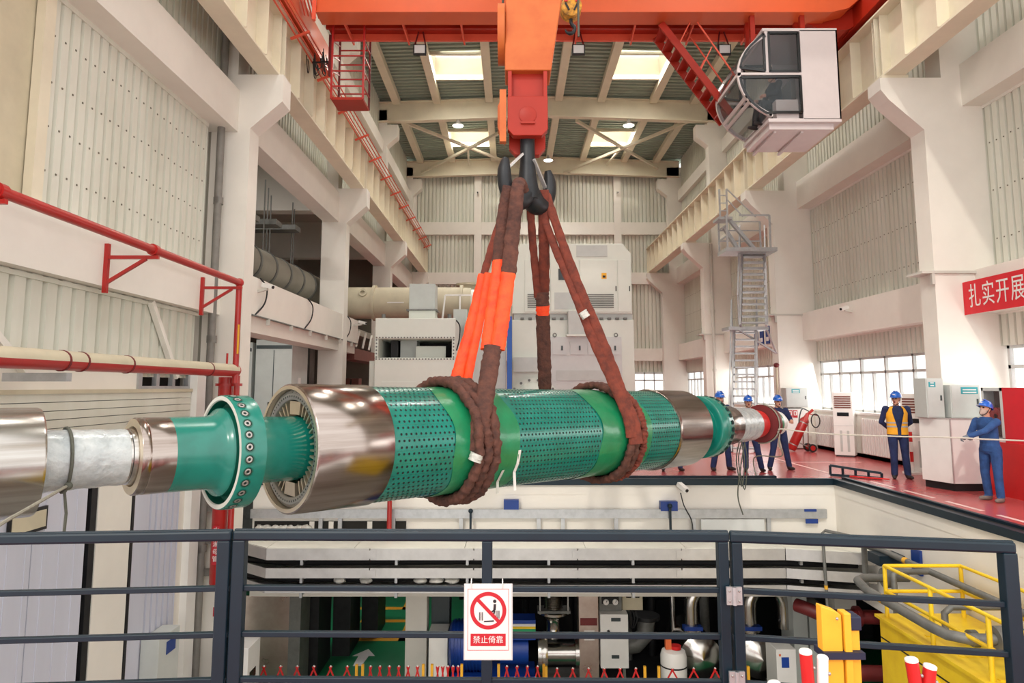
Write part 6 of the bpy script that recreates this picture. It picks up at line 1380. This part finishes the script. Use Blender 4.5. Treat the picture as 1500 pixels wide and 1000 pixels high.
# yellow oil skid with handrails
ys = thing('oil_skid', (6.1, 7.5, BZ), 'yellow oil tank skid with handrails at the lower right', 'tank')
SX = 5.42; SZ = -1.40
M().box((SX, 3.4, BZ), (6.7, 10.5, SZ-0.04)).obj('tank_body', 'yellow_paint', ys); M().box((SX-0.05, 3.4, SZ-0.04), (6.72, 10.55, SZ)).obj('deck', 'yellow_paint', ys)
M().lathe((SX, 9.2, SZ-0.55), (-1, 0, 0), [(0, 0.2), (0.04, 0.2), (0.04, 0.12), (0.08, 0.12), (0.08, 0.0001)], 22, False).obj('round_hatch', 'yellow_paint', ys)
M().box((SX-0.004, 8.6, -3.0), (SX, 8.62, SZ-0.3)).obj('panel_seam', 'machine_dark', ys); M().box((SX-0.004, 8.6, SZ-0.32), (SX, 10.5, SZ-0.30)).obj('panel_seam', 'machine_dark', ys)
for x in (SX+0.06, 6.6):
    for y in (10.4, 9.3, 8.2, 7.1, 6.0, 4.9): M().cyl((x, y, SZ), (x, y, SZ+0.72), 0.03, n=8).obj('rail_post', 'yellow_paint', ys)
    for z in (SZ+0.72, SZ+0.36): M().cyl((x, 4.0, z), (x, 10.4, z), 0.026, n=8).obj('handrail', 'yellow_paint', ys)
for z in (SZ+0.72, SZ+0.36): M().cyl((SX+0.06, 10.4, z), (6.6, 10.4, z), 0.026, n=8).obj('handrail', 'yellow_paint', ys)
for z in range(9): M().box((SX+0.15, 4.0+z*0.7, SZ), (6.5, 4.05+z*0.7, SZ+0.012)).obj('deck_rib', 'yellow_paint', ys)
gp = thing('oil_pipe', (5.4, 9, -1.1), 'grey oil pipe with flanges crossing the yellow skid', 'pipe')
M().tube([Vector((6.3, 11.25, -1.08)), Vector((5.6, 11.25, -1.08)), Vector((5.42, 11.1, -1.08)), Vector((5.30, 10.6, -1.08)), Vector((5.30, 9.0, -1.08)), Vector((5.33, 8.75, -1.08)), Vector((5.5, 8.6, -1.08)), Vector((6.5, 8.6, -1.08))], 0.065, 12).obj('pipe', 'machine_grey', gp)
for (p, d) in (((5.8, 8.6, -1.08), (1, 0, 0)), ((5.9, 11.25, -1.08), (1, 0, 0))):
    M().lathe(p, d, [(0, 0.07), (0, 0.15), (0.05, 0.15), (0.07, 0.15), (0.12, 0.15), (0.12, 0.07)], 20, False).obj('flange', 'machine_grey', gp)
M().lathe((5.30, 10.1, -1.08), (0, 1, 0), [(0, 0.067), (0.08, 0.067)], 12, False).obj('yellow_band', 'yellow_foam', gp)
M().box((6.1, 8.5, -1.4), (6.2, 8.72, -0.98)).obj('pipe_clip', 'rotor_green_dark', gp)
g2 = thing('oil_pipe', (6.5, 10, -0.95), 'grey pipe running along the right pit wall', 'pipe')
M().tube([Vector((6.42, 12.85, -1.9)), Vector((6.42, 12.85, -0.98)), Vector((6.45, 12.7, -0.93)), Vector((6.5, 12.4, -0.92)), Vector((6.5, 3.6, -0.92))], 0.05, 10).obj('pipe', 'machine_grey', g2)
M().tube([Vector((6.5, 11.0, -0.92)), Vector((6.0, 11.0, -0.92)), Vector((5.9, 10.95, -0.97)), Vector((5.88, 10.9, -1.1)), Vector((5.88, 10.9, -1.55)), Vector((6.2, 10.9, -1.6))], 0.045, 10).obj('pipe_branch', 'machine_grey', g2)
M().tube([Vector((6.5, 9.3, -0.92)), Vector((5.75, 9.3, -0.92)), Vector((5.65, 9.3, -1.0)), Vector((5.65, 9.3, -1.25)), Vector((5.8, 9.3, -1.32)), Vector((6.4, 9.3, -1.32))], 0.045, 10).obj('pipe_branch', 'machine_grey', g2)
M().lathe((5.95, 9.3, -1.32), (1, 0, 0), [(0, 0.05), (0, 0.11), (0.09, 0.11), (0.09, 0.05)], 18, False).obj('flange', 'machine_grey', g2)
M().lathe((6.5, 11.6, -0.92), (0, 1, 0), [(0, 0.053), (0.1, 0.053)], 12, False).obj('yellow_band', 'yellow_foam', g2)
t = thing('vent_pipe', (6.0, 13.0, -2.0), 'thin grey upright vent pipe left of the yellow skid', 'pipe'); M().tube([Vector((5.78, 13.0, -2.6)), Vector((5.74, 13.0, -0.75)), Vector((5.78, 12.97, -0.70)), Vector((6.35, 12.3, -0.75))], 0.03, 8).obj('pipe', 'machine_grey', t); M().cyl((5.76, 13.0, -1.75), (5.76, 13.0, -1.68), 0.034, n=8).obj('yellow_band', 'yellow_foam', t)
t = thing('small_motor', (6.35, 8.0, -1.4), 'orange motor with plastic cover standing on the yellow skid', 'motor'); M().lathe((6.3, 8.1, -1.1), (0, -1, 0.1), [(0, 0.0001), (0, 0.13), (0.35, 0.13), (0.4, 0.08), (0.4, 0.0001)], 20, False).obj('motor_body', 'orange_motor', t); M().box((6.1, 7.4, -1.4), (6.5, 8.3, -1.2)).obj('motor_base', 'plastic_bag', t); M().cyl((6.3, 7.95, -1.0), (6.3, 7.95, -0.82), 0.06, n=12).obj('terminal_box', 'orange_motor', t)
t = thing('dark_junction_box', (6.55, 12.2, -1.1), 'dark blue box on the right pit wall by the grey pipe', 'box'); M().box((6.3, 12.1, -1.12), (6.74, 12.5, -0.95)).obj('box_body', 'rail_navy', t); M().box((6.70, 11.6, -1.15), (6.745, 11.85, -0.75)).obj('blue_plate', 'plate_blue', t)
# expanding barriers on the basement floor
def barrier(x0, x1, y, n, lab):
    t = thing('expanding_barrier', ((x0+x1)/2, y, BZ), lab, 'barrier', 'red and white expanding barriers')
    p = (x1-x0)/n
    for i in range(n):
        for sgn in (-1, 1):
            a = Vector((x0+(i+0.5)*p-sgn*1.35*p, y+sgn*0.012, BZ+0.12)); b = Vector((x0+(i+0.5)*p+sgn*0.02, y+sgn*0.012, BZ+1.12))
            for k in range(5): M().bar(a.lerp(b, k/5), a.lerp(b, (k+1)/5), 0.03, 0.012, (0, 1, 0)).obj('barrier_bar', ('white_paint', 'barrier_red')[(k+1) % 2], t)
        M().sphere((x0+(i+0.5)*p, y, BZ+1.12), 0.02, 8, 5).obj('pivot_cap', 'white_paint', t)
    for x in (x0-0.06, x1+0.02): M().bar((x, y, BZ), (x, y, BZ+1.16), 0.05).obj('end_post', 'yellow_foam', t)
barrier(-5.0, -3.05, 14.0, 6, 'expanding barrier at the far left of the pit floor'); barrier(-2.85, -1.75, 14.0, 6, 'expanding barrier before the green floor'); barrier(-1.5, -1.0, 14.0, 5, 'narrow folded expanding barrier beside the white pillar')
barrier(-0.2, 0.6, 14.0, 4, 'expanding barrier under the warning sign'); barrier(0.72, 2.55, 13.9, 6, 'expanding barrier before the switch cabinet'); barrier(2.9, 4.55, 13.9, 4, 'expanding barrier before the white tank')
# ================================================================= guard railing in the foreground
def railing(p, q, posts, lab, gate=False):
    t = thing('guard_railing', (p[0], p[1], 0), lab, 'railing', 'navy guard railing sections')
    p = Vector((p[0], p[1], 0)); q = Vector((q[0], q[1], 0)); up = Vector((0, 0, 1))
    M().bar(p+up*1.145, q+up*1.145, 0.062, 0.055).obj('top_rail', 'rail_navy', t, 0.012)
    M().bar(p+up*1.163, q+up*1.163, 0.02, 0.03).obj('rail_crest', 'rail_navy', t, 0.008)
    for z in (0.87, 0.635, 0.405): M().bar(p+up*z, q+up*z, 0.032, 0.028).obj('bar', 'rail_navy', t, 0.004)
    for f, w in posts:
        c = p.lerp(q, f); M().bar(c, c+up*1.12, w, 0.06, (0, 1, 0)).obj('post', 'rail_navy', t, 0.006)
        M().box((c.x-0.07, c.y-0.06, 0), (c.x+0.07, c.y+0.06, 0.012)).obj('foot_plate', 'rail_navy', t)
    return t
g1 = railing((-3.35, 3.64), (-1.505, 3.79), ((0.0, 0.06), (0.98, 0.068)), 'left section of the navy guard railing')
g2 = railing((-1.50, 3.80), (1.155, 3.76), ((0.013, 0.068), (0.515, 0.055), (0.987, 0.055)), 'middle section of the navy guard railing with the warning sign')
g3 = railing((1.16, 3.755), (2.50, 3.51), ((0.022, 0.055), (0.975, 0.07)), 'right gate section of the navy guard railing')
for z in (0.81, 0.39):
    h = M().box((1.12, 3.70, z), (1.20, 3.715, z+0.09)).cyl((1.16, 3.70, z), (1.16, 3.70, z+0.09), 0.012, n=8).obj('hinge', 'galvanised', g3)
    for x in (1.135, 1.185):
        for dz in (0.02, 0.07): M().sphere((x, 3.698, z+dz), 0.006, 6, 4).obj('screw', 'steel_bright', h)
# warning sign
sg = thing('warning_sign', (-0.125, 3.74, 0.53), 'white do not lean sign with red prohibition ring on the railing', 'sign')
SXc, SY = -0.125, 3.742
M().box((SXc-0.122, SY, 0.525), (SXc+0.122, SY+0.004, 0.90)).obj('sign_sheet', 'print_white', sg)
M().box((SXc-0.128, SY+0.004, 0.52), (SXc+0.128, SY+0.006, 0.905)).obj('laminate_edge', 'grey_paint', sg)
def flat(poly, d=0.001, m_='print_red', nm='print'): return M().prism(poly, 'y', SY-d, SY).obj(nm, m_, sg)
for (a, b, c, d) in ((-0.108, 0.57, 0.108, 0.572), (-0.108, 0.878, 0.108, 0.88), (-0.108, 0.57, -0.106, 0.88), (0.106, 0.57, 0.108, 0.88)): flat([(SXc+a, b), (SXc+c, b), (SXc+c, d), (SXc+a, d)], 0.0012, 'print_red', 'border_line')
CZ = 0.77; CXs = SXc
ring = M(); n = 48; vs = []
for k in range(n):
    a = 2*PI*k/n
    for r in (0.075, 0.095): vs.append((CXs+r*math.cos(a), SY-0.0016, CZ+r*math.sin(a)))
ring.add(vs, [(2*k, 2*k+1, (2*((k+1) % n))+1, 2*((k+1) % n)) for k in range(n)]).obj('prohibition_ring', 'print_red', sg)
def barp(x0, z0, x1, z1, w, m_='print_black', nm='pictogram', d=0.0014):
    p = Vector((CXs+x0, SY-d, CZ+z0)); q = Vector((CXs+x1, SY-d, CZ+z1)); M().bar(p, q, w, 0.0004, (0, 1, 0)).obj(nm, m_, sg)
barp(-0.055, 0.055, 0.057, -0.057, 0.018, 'print_red', 'prohibition_bar', 0.002)
M().lathe((CXs+0.034, SY-0.0010, CZ+0.047), (0, -1, 0), [(0, 0.009), (0.0006, 0.009), (0.0006, 0.0001)], 16, False).obj('pictogram', 'print_black', sg)
barp(0.035, 0.033, 0.033, 0.002, 0.013); barp(0.033, 0.004, 0.012, -0.012, 0.008); barp(0.034, 0.0, 0.026, -0.03, 0.008)
for x in (-0.046, -0.038, -0.030): barp(x, -0.008, x, -0.05, 0.004)
for x in (0.042, 0.05, 0.057): barp(x, 0.0, x, -0.04, 0.004)
barp(-0.022, -0.055, 0.03, -0.052, 0.007)
flat([(SXc-0.092, 0.592), (SXc+0.092, 0.592), (SXc+0.092, 0.654), (SXc-0.092, 0.654)], 0.0012, 'print_red', 'red_panel')
text('lettering', '禁止倚靠', 0.040, (SXc, SY-0.0022, 0.622), (PI/2, 0, 0), 'print_white', sg, thick=0.0003)
for x in (-0.09, 0.075): M().tube([Vector((SXc+x, SY-0.004, 0.885)), Vector((SXc+x, SY-0.012, 0.91)), Vector((SXc+x, SY+0.02, 0.925)), Vector((SXc+x, SY+0.04, 0.9))], 0.003, 6).obj('cable_tie', 'print_white', sg)
# folded expanding barrier standing inside the railing
fb_ = thing('folded_barrier', (1.3, 2.85, 0), 'folded yellow barrier boards with navy strap at the lower right', 'barrier')
M().prism([(1.225, 0), (1.305, 0), (1.305, 1.04), (1.285, 1.055), (1.225, 1.075)], 'y', 2.82, 2.87).obj('barrier_board', 'yellow_foam', fb_, 0.004)
M().box((1.31, 2.81, 0), (1.338, 2.87, 1.05)).obj('barrier_board', 'yellow_foam', fb_, 0.004)
M().box((1.342, 2.83, 0), (1.378, 2.89, 0.99)).obj('barrier_board', 'yellow_foam', fb_, 0.004)
M().box((1.336, 2.82, 0.98), (1.384, 2.90, 1.035)).obj('board_cap', 'navy_strap', fb_, 0.006)
M().box((1.221, 2.80, 0.88), (1.382, 2.895, 0.905)).obj('strap', 'navy_strap', fb_)
M().sphere((1.275, 2.795, 1.035), 0.006, 8, 6).obj('rivet', 'steel_matt', fb_)
def pole(p, q, r, lab, white=False):
    t = thing('barrier_pole', (q[0], q[1], 0), lab, 'pole', 'red and white barrier poles'); p = Vector(p); q = Vector(q); L = (p-q).length; d = (p-q).normalized()
    k = 5
    for i in range(k):
        a = q+d*(L*i/k); b = q+d*(L*(i+1)/k); M().cyl(a, b, r, n=16).obj('pole_band', ('barrier_red', 'white_paint')[(i+white) % 2], t)
    M().lathe(p, d, [(0, r*1.02), (0.008, r*1.02), (0.012, r*0.85), (0.012, 0.0001)], 16, False).obj('pole_cap', 'white_paint', t)
    M().sphere(p-d*0.05+Vector((r, -r*0.5, 0)), 0.007, 8, 5).obj('bolt', 'steel_matt', t)
pole((1.115, 2.72, 0.935), (1.17, 2.75, 0.0), 0.023, 'red barrier pole with white cap left of the yellow boards')
pole((1.17, 2.70, 0.92), (1.16, 2.78, 0.0), 0.02, 'pale barrier pole leaning on the yellow boards', True)
pole((0.955, 2.62, 0.86), (1.05, 2.66, 0.0), 0.023, 'leftmost red barrier pole with white cap at the bottom edge')
pole((1.0, 2.60, 0.845), (1.1, 2.68, 0.0), 0.02, 'pale barrier pole at the bottom edge left of the yellow boards', True)
pole((1.56, 2.80, 0.875), (1.66, 2.80, 0.0), 0.024, 'red barrier pole tilting left before the yellow skid')
pole((1.63, 2.80, 0.85), (1.50, 2.84, 0.0), 0.024, 'red barrier pole tilting right before the yellow skid')
